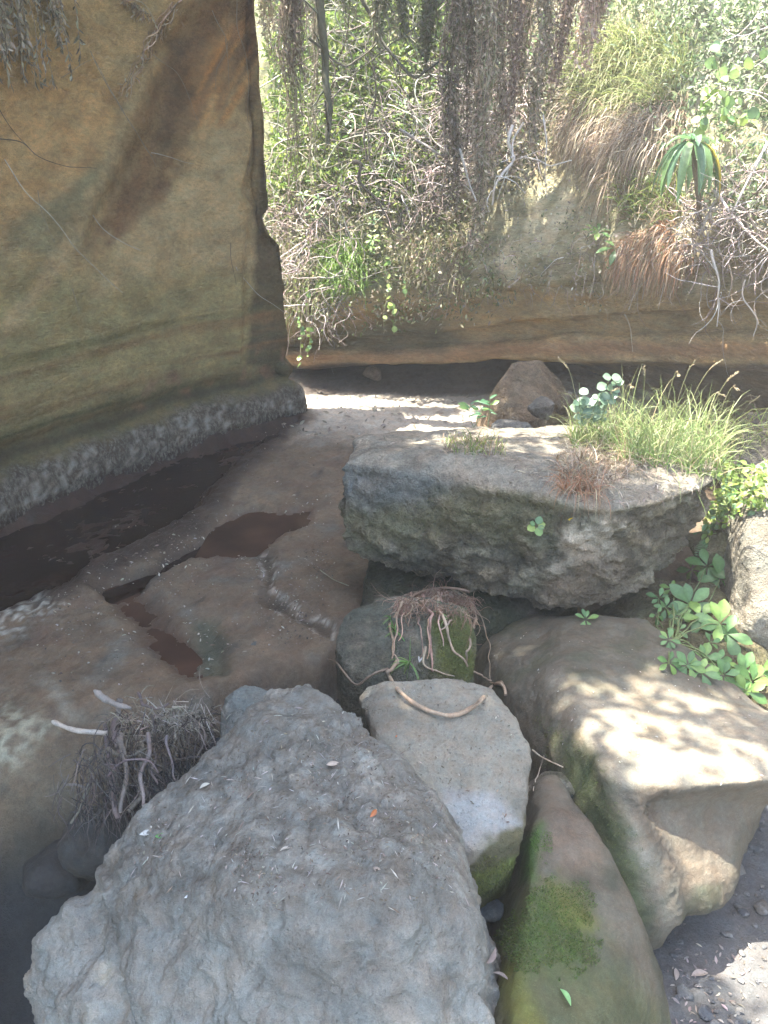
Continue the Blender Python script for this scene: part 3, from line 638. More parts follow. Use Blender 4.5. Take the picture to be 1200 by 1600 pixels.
# great boulder
_bg = {}
def bgd(P, n):
    fr = sst(.6, .1, n[:, 2]); q = P * np.array([1, 1, 1.5]); f1, e1 = worley(q, 2.6, 3.1, .6); f2, e2 = worley(q, 7, 5.1, .6); _bg['e'] = (e1, e2, fr)
    return 0.05 * fbm(P, 1.8, 3, off=3) + fr * (0.08 * (.4 - f1) + .018 * (.4 - f2) - .085 * fbm(P * np.array([1, 1, 1.5]), 3.4, 6, gain=.66, ridge=True, off=2) + 0.024 * fbm(q, 16, 4, gain=.7, off=8) + .02 * (.45 - f2)) + (1 - fr) * .022 * fbm(P, 8, 4)
def bgc(P, n):
    px, py = proj(P); wv = fbm(P, 4, 4); wv2 = fbm(P, 12, 4, off=3)
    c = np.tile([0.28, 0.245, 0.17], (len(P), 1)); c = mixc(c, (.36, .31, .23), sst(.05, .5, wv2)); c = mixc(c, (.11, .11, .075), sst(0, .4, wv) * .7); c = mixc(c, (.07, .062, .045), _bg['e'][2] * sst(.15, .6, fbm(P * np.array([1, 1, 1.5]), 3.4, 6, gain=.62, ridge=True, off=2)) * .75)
    c = mixc(c, (.15, .14, .08), sst(30, -20, polysd(px, py, [(640, 790), (700, 770), (880, 770), (860, 850), (700, 830), (560, 860), (520, 800)]) + 40 * wv2) * .75)
    c = mixc(c, (.17, .175, .165), sst(20, -20, polysd(px, py, [(515, 690), (760, 700), (800, 730), (700, 770), (640, 790), (515, 780)]) + 25 * wv) * .8)
    c = mixc(c, (.45, .38, .29), sst(10, -10, polysd(px, py, [(880, 830), (950, 820), (965, 855), (920, 885), (870, 890)]) + 30 * wv2) * .9)  # pale patch on the front face, sunlight painted into the colour
    c = mixc(c, (.26, .20, .14), sst(25, -25, polysd(px, py, [(850, 900), (960, 860), (1000, 920), (900, 970), (830, 960)]) + 30 * wv) * .6)
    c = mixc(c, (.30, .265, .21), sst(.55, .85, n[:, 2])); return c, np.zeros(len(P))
def stack(points, low): return points
big = [PY(522, 765, 4.45), PY(535, 722, 4.45), PY(600, 703, 4.45), PY(700, 708, 4.35), PY(800, 730, 4.15), PY(868, 770, 3.88), PY(945, 795, 3.70), PY(1040, 780, 3.82), PY(1102, 762, 3.95), PY(1128, 740, 4.1),
       PY(522, 845, 4.30), PY(545, 872, 4.28), PY(640, 908, 4.22), PY(760, 935, 4.05), PY(845, 965, 3.84), PY(960, 958, 3.78), PY(1020, 925, 3.90), PY(1098, 855, 4.05),
       PY(560, 684, 5.0), PY(640, 672, 5.3), PY(800, 664, 5.4), PY(950, 662, 5.4), PY(1130, 690, 5.0), PY(900, 850, 3.72), PY(950, 880, 3.70),
       (-.2, 5.0, .2), (.6, 5.3, .05), (1.7, 5.2, .1), (1.9, 4.6, .3)]
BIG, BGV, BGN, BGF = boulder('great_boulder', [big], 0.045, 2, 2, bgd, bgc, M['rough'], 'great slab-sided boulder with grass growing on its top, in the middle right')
# saddle rock lower right
def sadc(P, n):
    px, py = proj(P); wv = fbm(P, 4, 4); wv2 = fbm(P, 12, 4, off=3)
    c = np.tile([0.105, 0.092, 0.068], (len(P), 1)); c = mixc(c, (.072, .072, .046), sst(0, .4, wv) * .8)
    c = mixc(c, (.23, .20, .15), sst(30, -30, polysd(px, py, [(860, 1060), (1010, 1080), (1300, 1100), (1300, 1260), (960, 1235), (1000, 1290), (1060, 1440), (1040, 1450), (985, 1290), (940, 1200)]) + 25 * wv))  # shelf paler than flank and hollow, sun and shade put into colour
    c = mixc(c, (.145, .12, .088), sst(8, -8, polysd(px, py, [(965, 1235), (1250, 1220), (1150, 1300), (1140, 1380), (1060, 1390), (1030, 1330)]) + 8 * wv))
    c = mixc(c, (.07, .10, .035), sst(25, -25, polysd(px, py, [(870, 1150), (930, 1180), (1010, 1380), (1000, 1460), (930, 1330), (880, 1230)]) + 25 * wv2) * .55)
    c = mixc(c, (.33, .26, .16), sst(20, -20, polysd(px, py, [(1000, 1090), (1040, 1120), (1030, 1160), (990, 1150)]) + 12 * wv) * .6)
    return c, np.full(len(P), .1)
def sadd(P, n):
    px, py = proj(P); ed = sst(16, 0, np.abs(polysd(px, py, [(985, 1240), (1030, 1300), (1065, 1450), (1065, 1460), (1025, 1305)])))
    return .05 * fbm(P, 2.0, 3) + .018 * fbm(P, 6, 4, off=7) + .006 * fbm(P, 20, 4) + ed * .014 * fbm(P, 24, 3, ridge=True)
s1 = [PY(885, 1050, 3.15), PY(1000, 1085, 3.0), PY(1110, 1100, 2.95), PY(1300, 1130, 2.85), PY(1330, 1215, 2.4), PY(1200, 1218, 2.42), PY(1080, 1222, 2.40), PY(970, 1238, 2.34), PY(915, 1180, 2.52), (1.0, 3.0, .0), (2.2, 3.1, .1), (1.05, 2.75, -.05), PY(1190, 1262, 2.62)]
s2 = [PY(752, 1000, 3.85), PY(820, 955, 4.05), PY(900, 958, 3.75), PY(1010, 962, 3.7), PY(1110, 1040, 3.35), PY(1190, 1090, 3.15), PY(880, 1060, 3.12), PY(1000, 1090, 2.98), PY(1110, 1102, 2.95), PY(785, 1080, 3.35), PY(832, 1190, 2.92), PY(930, 1190, 2.55), PY(985, 1240, 2.36), (.4, 3.8, -.5), (1.5, 4.0, -.5), (.5, 3.0, -.5), (1.2, 3.0, -.5)]
s3 = [PY(850, 1180, 2.85), PY(985, 1240, 2.36), PY(1030, 1310, 2.28), PY(1062, 1440, 2.16), PY(1040, 1490, 2.12), PY(985, 1460, 2.12), PY(900, 1330, 2.42), (.6, 2.9, -.5), (1.0, 2.9, -.5), (1.05, 2.35, -.55), PY(1020, 1490, 2.1)]
s4 = [PY(975, 1245, 2.42), PY(1185, 1245, 2.58), PY(1192, 1262, 2.70), PY(1150, 1325, 2.62), PY(1140, 1380, 2.52), PY(1143, 1412, 2.30), PY(1100, 1432, 2.20), PY(1062, 1436, 2.16), PY(1045, 1350, 2.36),
      (1.0, 2.6, -.55), (1.25, 2.7, -.55), (1.3, 3.1, -.5), (1.7, 3.2, -.1)]
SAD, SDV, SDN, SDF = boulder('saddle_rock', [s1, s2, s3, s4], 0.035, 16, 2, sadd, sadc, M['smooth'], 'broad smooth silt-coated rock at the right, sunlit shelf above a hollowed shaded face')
# mossy ridge rock
def mossc(P, n):
    px, py = proj(P); wv = fbm(P, 5, 4); c = np.tile([0.11, 0.096, 0.07], (len(P), 1)); c = mixc(c, (.07, .066, .045), sst(0, .4, wv))
    c = mixc(c, (.15, .11, .08), sst(20, -20, polysd(px, py, [(850, 1210), (920, 1290), (950, 1380), (870, 1360)]) + 20 * wv) * .7)
    c = mixc(c, (.075, .085, .035), sst(40, -20, polysd(px, py, [(780, 1380), (900, 1400), (940, 1500), (1050, 1600), (780, 1650), (780, 1500)]) + 40 * wv) * .7)
    mo = sst(-.35, .35, fbm(P, 26, 4, off=9)) * .6 + .4
    c = mixc(c, (.065, .095, .025), mo * sst(34, -26, polysd(px, py, [(810, 1440), (870, 1380), (920, 1470), (900, 1520), (840, 1520), (790, 1480)]) + 40 * wv + 30 * fbm(P, 16, 3)))
    c = mixc(c, (.05, .12, .02), sst(14, -14, polysd(px, py, [(815, 1320), (845, 1290), (835, 1370), (815, 1380)]) + 12 * wv) * .9)
    c = mixc(c, (.14, .13, .03), sst(20, -20, polysd(px, py, [(860, 1380), (910, 1380), (925, 1450), (880, 1440)]) + 20 * wv) * .6)
    c = mixc(c, (.14, .14, .03), sst(16, -16, polysd(px, py, [(780, 1500), (810, 1500), (860, 1620), (800, 1650)]) + 20 * wv) * .7); return c, np.full(len(P), .15)
boulder('mossy_rock', [[PY(838, 1215, 2.62), PY(870, 1205, 2.62), PY(930, 1290, 2.32), PY(1000, 1420, 2.0), PY(1048, 1530, 1.86), PY(1050, 1660, 1.7), PY(800, 1660, 1.45), PY(820, 1450, 1.85), PY(835, 1330, 2.15), PY(900, 1480, 1.82), PY(930, 1640, 1.5),
                        (.45, 2.6, -.5), (.9, 2.3, -.5), (1.05, 1.6, -.55), (.35, 1.4, -.55), PY(845, 1390, 2.02)], [PY(780, 1530, 1.75), PY(770, 1660, 1.5), PY(860, 1660, 1.45), PY(820, 1480, 1.85), (.3, 1.8, -.5), (.6, 1.8, -.5), (.3, 1.3, -.5)]], 0.03, 8, 2,
        lambda P, n: .035 * fbm(P, 3, 3, off=8) + .012 * fbm(P * np.array([1, 1, .6]), 8, 4, off=3) + .004 * fbm(P, 26, 4) + .007 * sst(0, .5, fbm(P, 34, 3, off=9)) * sst(26, -26, polysd(*proj(P), [(810, 1440), (870, 1380), (920, 1470), (900, 1520), (840, 1520), (790, 1480)])), mossc, M['smooth'], 'long smooth brown rock with bright green moss, right of the foreground boulder')
def simple(name, pts, lab, col1, col2, mat='rough', vox=.04, sm=3, sub=2, a=.03, s=4, wet=0., cat='boulder'):
    return boulder(name, [pts], vox, sm, sub, lambda P, n: sl(P, a, s, fine=a * .25) + a * .3 * fbm(P, s * 3, 3, ridge=True), lambda P, n: (mixc(np.tile(col1, (len(P), 1)), col2, sst(-.1, .45, fbm(P, s * 1.4, 4, off=3))), np.full(len(P), wet)), M[mat], lab, cat=cat)
def block(px, py, z, w, d, h, rot=0.0, jag=.2, at=None):
    c0 = PZ(px, py, z) if at is None else np.array(at); r = np.random.default_rng(int(px * 7 + py)); pts = []
    for i in range(18):
        t = r.uniform(0, 2 * np.pi); k = r.uniform(-1, 1); rr = math.sqrt(max(0, 1 - abs(k) ** 3)) * r.uniform(1 - jag, 1)
        x, y = math.cos(t) * rr * w / 2, math.sin(t) * rr * d / 2; pts.append(c0 + np.array([x * math.cos(rot) - y * math.sin(rot), x * math.sin(rot) + y * math.cos(rot), (k * .5 + .35) * h]))
    return pts
simple('cave_boulder', [PY(772, 640, 7.5), PY(780, 595, 7.7), PY(805, 562, 7.9), PY(845, 560, 8.0), PY(880, 600, 7.9), PY(890, 650, 7.6), PY(835, 655, 7.3), PY(800, 658, 7.3), (1.0, 8.3, 0), (2.1, 8.3, 0), (1.0, 7.6, -.1), (1.9, 7.5, -.1)], 'large brown boulder leaning in the shaded mouth of the undercut', (.21, .155, .10), (.26, .195, .13), sub=1)
simple('cave_stone', block(851, 655, 0.05, .42, .3, .26, at=PY(850, 655, 6.9)), 'grey rounded stone in front of the cave boulder', (.15, .14, .12), (.2, .18, .15), sub=1)
simple('cave_stone', block(880, 650, 0.05, .3, .3, .3, at=PY(885, 648, 7.2)), 'small brown stone half hidden by grass beside the cave boulder', (.14, .11, .08), (.18, .15, .11), sub=1)
simple('cave_stone', block(800, 660, 0.05, .55, .3, .12, at=PY(795, 672, 6.6)), 'flat grey stone lying before the cave boulder', (.17, .165, .15), (.22, .2, .17), sub=1)
simple('cave_stone', block(581, 592, 0, .30, .3, .28, at=PY(581, 598, 10.0)), 'round brown stone deep in the dark undercut', (.15, .11, .075), (.2, .14, .10), sub=1)
simple('pale_ledge_rock', block(500, 555, .5, 1.0, .5, .30, at=PY(500, 562, 10.6)), 'pale sunlit rock lump on the undercut lip at far left', (.34, .28, .22), (.42, .35, .27), sub=1, a=.05, s=5)
simple('blue_grey_stone', block(410, 1035, -.05, .5, .3, .22, at=PZ(395, 1048, -.2)), 'blue grey stone block at the step of the stream bed, left one', (.065, .075, .075), (.09, .10, .10), 'smooth')
simple('blue_grey_stone', block(470, 1032, -.05, .34, .25, .18, at=PZ(472, 1040, -.2)), 'smaller blue grey stone block at the step, beside the root boulder', (.07, .08, .082), (.10, .11, .11), 'smooth')
simple('shadow_rock', block(150, 1330, -.3, .5, .42, .35, at=PZ(165, 1345, -.25)), 'dark wet stone in the gap left of the foreground boulder', (.045, .045, .042), (.07, .068, .06), 'smooth')
simple('shadow_rock', block(90, 1380, -.5, .4, .4, .3, at=PZ(95, 1385, -.5)), 'darker low stone beneath the one in the left gap', (.035, .035, .034), (.05, .05, .047), 'smooth')
simple('edge_boulder', [PY(1180, 720, 4.6), PY(1260, 700, 4.6), PY(1180, 960, 3.7), PY(1165, 850, 4.0), PY(1300, 960, 3.6), PY(1300, 760, 4.2), (2.3, 5, .2), (3, 5, .2), (2.0, 3.8, -.1), (2.8, 3.7, -.1)], 'pale upright boulder at the right edge of the picture', (.23, .21, .165), (.32, .29, .23))
simple('edge_boulder', [PY(1125, 830, 4.5), PY(1180, 825, 4.5), PY(1128, 868, 4.3), PY(1178, 866, 4.3), (2.0, 4.8, .3), (2.3, 4.8, .3), (2.0, 4.4, .25), (2.25, 4.4, .25)], 'small mossy block wedged between great boulder and edge boulder', (.16, .15, .085), (.22, .19, .12))
simple('edge_boulder', [PY(1010, 900, 4.3), PY(1120, 905, 4.2), PY(1150, 950, 4.0), PY(1200, 1050, 3.5), PY(1260, 1130, 3.3), PY(1100, 1080, 3.25), PY(1010, 1040, 3.5), (1.2, 4.3, -.1), (2.2, 4.2, -.1), (1.2, 3.4, -.1), (2.3, 3.2, -.1)], 'olive mossy sloping rock behind the broad-leaved plant', (.115, .105, .055), (.15, .12, .07))
simple('edge_boulder', [PY(1170, 640, 6.0), PY(1320, 640, 6.0), PY(1170, 700, 5.6), PY(1320, 720, 5.4), (2.7, 6.2, .3), (3.6, 6.0, .3), (2.6, 5.4, .3), (3.5, 5.2, .3)], 'dark shaded block behind the grass at the right edge', (.09, .085, .075), (.12, .11, .095))
simple('wedged_stone', [PY(855, 1200, 2.72), PY(900, 1205, 2.68), PY(908, 1240, 2.55), PY(850, 1225, 2.62), (.6, 2.8, -.1), (.75, 2.75, -.1), (.6, 2.6, -.1)], 'small pale-topped stone wedged above the mossy rock', (.16, .15, .10), (.30, .27, .22), a=.01, s=9, vox=.02)
simple('under_rock', [(-.1, 4.4, .12), (-.15, 4.0, .08), (.3, 3.75, .05), (.6, 4.2, .28), (1.2, 4.2, .3), (1.2, 4.8, .3), (-.1, 4.8, .25), (-.2, 3.9, -.3), (1.2, 3.9, -.3), (1.2, 4.8, -.3)], 'dark rock in the shade beneath the great boulder', (.045, .05, .03), (.07, .065, .05))
simple('gap_stone', block(735, 1450, -.2, .16, .12, .1, at=PZ(765, 1430, -.15)), 'wet blue grey stone in the gap between foreground boulder and mossy rock', (.09, .11, .115), (.15, .17, .17), 'smooth', vox=.02, a=.01, s=10)
print('rocks done')
#VEG

# ------------------------------------------------------------------ vegetation
GREEN = [(.09, .15, .035), (.12, .19, .05), (.16, .22, .06)]
YGREEN = [(.22, .30, .06), (.16, .24, .05), (.28, .34, .09), (.10, .16, .04)]
BGREEN = [(.12, .22, .05), (.16, .27, .065), (.09, .17, .05), (.20, .28, .09)]
DRYC = [(.30, .22, .14), (.36, .29, .20), (.22, .155, .10), (.42, .36, .27)]
MAUVE = [(.34, .28, .26), (.42, .36, .34), (.24, .19, .175), (.50, .45, .42)]
BROWN = [(.23, .18, .13), (.30, .24, .18), (.15, .12, .09), (.38, .31, .24)]
GFf = GF.reshape(-1, 3); NFf = NF.reshape(-1, 3); _fpx, _fpy = proj(GFf)
_jj = np.tile(zt, GF.shape[0]); _okf = (_jj > 3.02) & (GFf[:, 1] > 2.5)
_dx = np.linalg.norm(np.gradient(GF, axis=0), axis=2) * np.linalg.norm(np.gradient(GF, axis=1), axis=2); _area = _dx.ravel()
def far_pts(poly, n, w=None):
    x0, x1 = min(p[0] for p in poly), max(p[0] for p in poly); y0, y1 = min(p[1] for p in poly), max(p[1] for p in poly)
    m = np.where(_okf & (_fpx > x0) & (_fpx < x1) & (_fpy > y0) & (_fpy < y1))[0]
    m = m[polysd(_fpx[m], _fpy[m], poly) < 0]
    pr = _area[m] / _area[m].sum(); k = rng.choice(m, n, p=pr)
    return GFf[k] + rng.normal(0, .02, (n, 3)), NFf[k]
def grass(name, P, N, lab, n_len, width, cols, droop, up=0.8, out=0.5, tip=None, grp=None, dry=None, cat='grass', spread=.45):
    """a tuft: green blades and dry blades are its parts"""
    t = thing(name, (P[:, 0].mean(), P[:, 1].mean(), P[:, 2].min()), lab, cat, grp)
    n = len(P); nd = int(n * (dry or 0)); 
    for nm, a, b, cc, dr in (('green_blades', 0, n - nd, cols, droop), ('dry_blades', n - nd, n, DRYC, droop * 1.3)):
        if b <= a: continue
        m = b - a; D = unit(N[a:b] * out + np.array([0, 0, up]) + rng.normal(0, spread, (m, 3)))
        g = Geo(); g.blades(P[a:b], D, rng.uniform(*n_len, m), rng.uniform(.6, 1.3, m) * width, rng.uniform(.6, 1.4, m) * dr, cpick(cc, m), None if tip is None else cvar(tip, m), seg=5)
        o = g.build(nm, M['leaf'] if nm[0] == 'g' else M['dry'], t, kind='stuff')
    return t
def scribble(g, starts, dirs, n_pts, step, r, cols, curl=.5, grav=.05, sides=3):
    C = cpick(cols, len(starts))
    for i in range(len(starts)):
        k = rng.integers(n_pts[0], n_pts[1]); d = unit(dirs[i]); p = starts[i].copy(); P = [p]; bend = rng.normal(0, curl, 3)
        for _ in range(k):
            if rng.random() < .25: bend = rng.normal(0, curl, 3)
            d = unit(d + bend * .35 + rng.normal(0, curl * .25, 3) + np.array([0, 0, -grav])); p = p + d * step; P.append(p)
        rr = r * rng.uniform(.5, 1.5); g.tube(P, rr, rr * .35, C[i], sides)

# --- canopy added unseen above the gorge, leaf clusters placed to shade chosen spots
tree = thing('added_shade_tree', (-5.6, 3.5, 7.8), 'unseen tree added on the left cliff top, its foliage placed to shade the rocks below', 'tree')
g = Geo(); g.tube(curve([(-6.2, 3.6, 7.6), (-5.6, 3.5, 9.0), (-5.0, 3.6, 9.9), (-4.2, 4.0, 10.4)], 14, .1, 1), .28, .16, (.12, .09, .065), 8); g.build('trunk', M['bark'], tree, smooth=True)
H0 = 6.4
def up_from(x, y, z=.4, H=H0):
    k = (H - z) / SUN_TO.z; return np.array([x + SUN_TO.x * k, y + SUN_TO.y * k, H])
shade = [(-1.0, 1.6, .9, 1), (-.2, 1.6, .8, 1), (-.1, 2.4, .75, 1), (-.8, 2.6, .8, 1), (.40, 2.1, .50, 1), (.42, 2.9, .42, .95), (.15, 3.4, .6, 1), (.5, 1.4, .55, 1), (.80, 2.0, .35, .9), (.72, 2.45, .22, .8), (-.3, 4.2, .7, 1), (.35, 4.2, .55, 1), (.75, 4.05, .45, .95), (-1, 3.6, .9, 1), (1.0, 3.7, .4, .9),
         (.2, 5.3, .6, .7), (1.4, 6.2, .7, .9), (2.0, 6.9, .9, .95), (1.6, 7.2, .75, .95), (-.6, 5.3, .8, .9), (1.7, 8.0, .8, .95), (0.3, 6.5, .8, .9), (-.5, 7.0, .7, .8), (.62, .9, .6, 1), (2.8, 5.9, .5, .6), (-.2, .7, 1.0, 1), (1.35, 1.75, .22, .8), (1.5, 8.7, .5, .95), (-1.2, 6.3, .8, .8), (.95, 3.25, .25, .7), (1.1, 3.75, .45, 1), (.95, 3.45, .34, 1), (1.5, 3.3, .28, .95), (.62, 3.3, .3, .95), (1.3, 2.85, .5, .16), (1.75, 2.7, .35, .2), (1.6, 4.2, .5, .15), (1.1, 4.6, .5, .25),  (1.6, 3.6, .3, .9), (1.62, 2.82, .22, .8)]
g = Geo(); tw = Geo(); cl = []
for x, y, r, dn in shade:
    n = int(1500 * dn * r ** 2 / .5) ; q = rng.normal(size=(n, 3)); q = unit(q) * (rng.random((n, 1)) ** .42) * r * np.array([1, 1, .55]); c0 = up_from(x, y) + np.array([0, 0, rng.uniform(0, .5)])
    P = c0 + q; g.quads(P, unit(rng.normal(size=(n, 3))), unit(rng.normal(size=(n, 3)) + [0, 0, 1.2]), rng.uniform(.10, .17, n), rng.uniform(.05, .08, n), cpick(GREEN, n)); cl.append(c0)
g.build('foliage', M['leaf'], tree, kind='stuff')
for c0 in cl:
    tw.tube(curve([(-4.2, 4.0, 10.4), (-4.2 * .5 + c0[0] * .5, 2 + c0[1] * .5, 8.6), c0], 12, .25, .8), .07, .012, (.12, .09, .065), 5)
tw.build('limbs', M['bark'], tree, smooth=True)
limb = Geo(); limb.tube(curve([(-5.4, 9.6, 6.2), (-2.5, 8.9, 5.6), (-.5, 8.6, 5.2), (1.2, 8.2, 5.1), (2.6, 7.6, 5.3), (5.0, 6.6, 5.8)], 40, .25, .9), .13, .07, (.13, .10, .08), 7)
lo = limb.build('dead_tree', M['bark'], smooth=True); tag(lo, 'dead trunk bridging the gorge above the picture, from which the dry creepers hang', 'dead tree')

# --- undergrowth that covers the far slope
def undergrowth(poly, n, cols, size, label, name='undergrowth', clump=9, hang=.2, mat='leaf'):
    P, N = far_pts(poly, max(1, n // clump)); P = np.repeat(P, clump, 0) + rng.normal(0, .07, (len(P) * clump, 3)); N = np.repeat(N, clump, 0)
    P = P + N * np.abs(rng.normal(.06, .08, (len(P), 1))); m = len(P); g = Geo()
    D = unit(N * .6 + rng.normal(0, .7, (m, 3)) + np.array([0, 0, -hang])); tone = np.repeat(rng.uniform(.55, 1.35, (m // clump, 1)), clump, 0)
    g.leaves(P, D, unit(rng.normal(size=(m, 3)) + [0, -.4, .8]), rng.uniform(.6, 1.4, m) * size, rng.uniform(.3, .55, m) * size, np.clip(cpick(cols, m) * tone, 0, 1))
    o = g.build(name, M[mat]); tag(o, label, 'undergrowth', kind='stuff'); return o
undergrowth([(430, -120), (730, -120), (720, 180), (640, 330), (520, 300), (430, 330)], 20000, YGREEN, .085, 'sunlit yellow-green leaves massed on the slope behind the gap')
undergrowth([(405, 260), (730, 230), (800, 480), (600, 495), (440, 520)], 9000, [(.2, .24, .08), (.3, .28, .16), (.36, .30, .22), (.12, .15, .06)], .055, 'mixed dry and green small leaves above the undercut, left of centre')
undergrowth([(700, -120), (1000, -120), (900, 200), (800, 300), (700, 260)], 12000, [(.14, .17, .08), (.3, .27, .22), (.2, .16, .13), (.1, .12, .06)], .06, 'dull brown and grey-green leaves behind the hanging creepers')
undergrowth([(980, 60), (1260, -40), (1260, 360), (1120, 330), (1050, 220)], 4200, [(.2, .27, .13), (.3, .36, .2), (.12, .18, .08)], .06, 'pale green small-leaved creeper on the upper right rock')
undergrowth([(860, -160), (1150, -160), (1120, 60), (980, 90), (900, 60)], 5000, [(.16, .22, .10), (.25, .3, .16), (.12, .16, .07)], .06, 'grey-green leaves along the top edge of the right slope')
undergrowth([(1250, -500), (2000, -500), (2000, 430), (1250, 430)], 14000, [(.16, .22, .10), (.25, .3, .16), (.12, .16, .07), (.3, .27, .2)], .07, 'leaves and dry growth covering the cliff beyond the right edge of the picture')
undergrowth([(760, 260), (1020, 300), (1260, 300), (1260, 440), (800, 440)], 1300, [(.3, .27, .2), (.16, .2, .09), (.4, .35, .28)], .035, 'sparse dry leaves on the bare rock of the right slope')
def thicket(poly, n, npts, step, r, cols, label, grav=.08, curl=.6, out=.5, down=0., name='dry_thicket', cat='twigs'):
    P, N = far_pts(poly, n); g = Geo(); D = unit(N * out + rng.normal(0, .6, (n, 3)) + np.array([0, 0, -down])); P = P + N * rng.uniform(0, .15, (n, 1))
    scribble(g, P, D, npts, step, r, cols, curl, grav); o = g.build(name, M['bark'], smooth=True); tag(o, label, cat, kind='stuff'); return o
thicket([(590, 170), (740, 150), (730, 340), (600, 350)], 420, (8, 20), .05, .006, MAUVE, 'tangled pale mauve dead twigs above the gap, left of the creepers')
thicket([(405, 280), (580, 290), (560, 480), (440, 520)], 420, (8, 18), .05, .006, MAUVE, 'tangle of pinkish dry twigs right beside the left cliff edge')
thicket([(1080, 290), (1260, 250), (1260, 440), (1090, 420)], 300, (6, 18), .04, .005, MAUVE, 'interlaced bare roots and twigs on the right slope, behind and beside the drooping plant', curl=.7)
thicket([(1250, -100), (1700, -100), (1700, 430), (1250, 430)], 260, (8, 22), .05, .006, MAUVE, 'bare twigs on the cliff beyond the right edge of the picture')
thicket([(480, -60), (760, -60), (740, 260), (480, 300)], 320, (10, 22), .09, .010, [(.12, .11, .09), (.2, .19, .15), (.3, .28, .24)], 'dark thin branches crossing the sunlit leaves', grav=.02)
thicket([(690, 120), (880, 120), (840, 240), (700, 300)], 360, (8, 22), .05, .006, MAUVE, 'dead stems below the hanging creepers')
thicket([(600, 350), (860, 380), (1200, 330), (1240, 450), (1000, 455), (860, 465), (690, 475), (620, 470)], 300, (4, 12), .03, .003, DRYC + MAUVE, 'fine rootlets on the ledge edge above the undercut', grav=.25, down=.5)
# --- grass tufts of the far slope
def fgrass(poly, n, lab, L_, W_, cols, droop, **k): P, N = far_pts(poly, n); return grass('hanging_grass', P, N, lab, L_, W_, cols, droop, **k)
fgrass([(890, 90), (1000, 60), (1080, 110), (1050, 180), (920, 190)], 2600, 'large green grass tuft spilling over the upper right slope', (.3, .55), .012, YGREEN, 1.1, dry=.3, tip=(.34, .36, .16))
fgrass([(890, 160), (1070, 170), (1060, 240), (960, 250), (890, 210)], 2400, 'mat of dead brown grass hanging beneath the large upper right tuft', (.35, .65), .010, DRYC, 2.2, up=.1, out=.8, dry=.7)
fgrass([(960, 385), (1040, 350), (1085, 400), (1060, 415), (970, 420)], 1500, 'rust-coloured dry grass hanging over the ledge left of the drooping plant', (.2, .42), .009, [(.42, .22, .12), (.48, .30, .18)], 2.4, up=.0, out=.7, dry=.5)
fgrass([(955, 270), (1060, 290), (1060, 350), (970, 340)], 700, 'thin yellow-green grass just left of the drooping plant stem', (.2, .4), .010, YGREEN, 1.0, dry=.4)
fgrass([(508, 390), (570, 385), (572, 450), (515, 465)], 1500, 'bright green grass clump above the undercut by the left cliff', (.2, .4), .010, [(.2, .34, .06), (.28, .42, .09)], 1.3)
fgrass([(640, 370), (730, 380), (725, 450), (650, 440)], 1300, 'straw-coloured grass clump on the ledge left of centre', (.18, .36), .010, [(.30, .30, .12), (.4, .36, .2)], 1.9, up=.2, dry=.6)
fgrass([(450, 430), (500, 430), (510, 510), (455, 520)], 700, 'pale hanging grass next to the left cliff edge', (.2, .45), .009, [(.3, .34, .14)], 2.2, up=0, dry=.5)
fgrass([(930, 200), (960, 190), (980, 300), (940, 300)], 300, 'long thin grass wisps hanging in the shadowed hollow', (.4, .8), .009, DRYC, 2.4, up=0, dry=.6)
# --- hanging creepers (curtains)
def curtain(x0, x1, row0, row1, Y, cols, label, n=34, leaf=.045, dens=30, name='hanging_creeper', grp=None, wig=.07, zt_=None, lmat='dry', width=.3):
    px = (x0 + x1) / 2; c0 = PY(px, row0, Y); c1 = PY(px, row1, Y); ztop = c0[2] if zt_ is None else zt_
    hw = (x1 - x0) / 2 / FPX * Y
    t = thing(name, (c0[0], Y, c1[2]), label, 'creeper', grp); g = Geo(); lf = Geo(); BB, DD, CC = [], [], []; osh = rng.uniform(0, 50, 3)
    tone = rng.uniform(.7, 1.45); cols = [tuple(np.array(q_) * tone) for q_ in cols]; Y = Y + rng.normal(0, .12)
    for i in range(n):
        x = c0[0] + np.clip(rng.normal(0, .42), -.8, .8) * hw; y = Y + np.clip(rng.normal(0, .42), -.8, .8) * hw; zb = c1[2] + (ztop - c1[2]) * abs(rng.normal(0, .22)) * (1 if i > 3 else 0)
        m = max(6, int((ztop - zb) / .12)); z = np.linspace(ztop, zb, m); o_ = osh + rng.uniform(0, .8, 3)
        Q = np.stack([np.full(m, c0[0]), np.full(m, y), z], 1); wv = perlin(Q * 1.6 + o_); wv2 = perlin(Q * 1.6 + o_ + 9)
        taper = np.linspace(1, .55, m); Q[:, 0] = c0[0] + (x - c0[0]) * taper + wig * 1.6 * wv + .03 * perlin(Q * 5 + i); Q[:, 1] = Y + (y - Y) * taper + wig * wv2
        g.tube(Q, .007, .0025, cpick(cols, 1)[0], 3); k = int((ztop - zb) * dens); ii = rng.integers(0, m - 1, k); f = rng.random((k, 1))
        BB.append(Q[ii] * (1 - f) + Q[ii + 1] * f)
    B = np.concatenate(BB); k = len(B); B = B + rng.normal(0, .014, (k, 3)); D = unit(rng.normal(0, .8, (k, 3)) + [0, 0, -.8])
    lf.quads(B, D, unit(rng.normal(size=(k, 3))), rng.uniform(.6, 1.5, k) * leaf, rng.uniform(width * .7, width * 1.4, k) * leaf, cpick(cols, k, .35))
    g.build('stems', M['bark'], t, kind='stuff'); lf.build('dry_leaves', M[lmat], t, kind='stuff'); return t
GC = 'dry creepers hanging from above the picture'
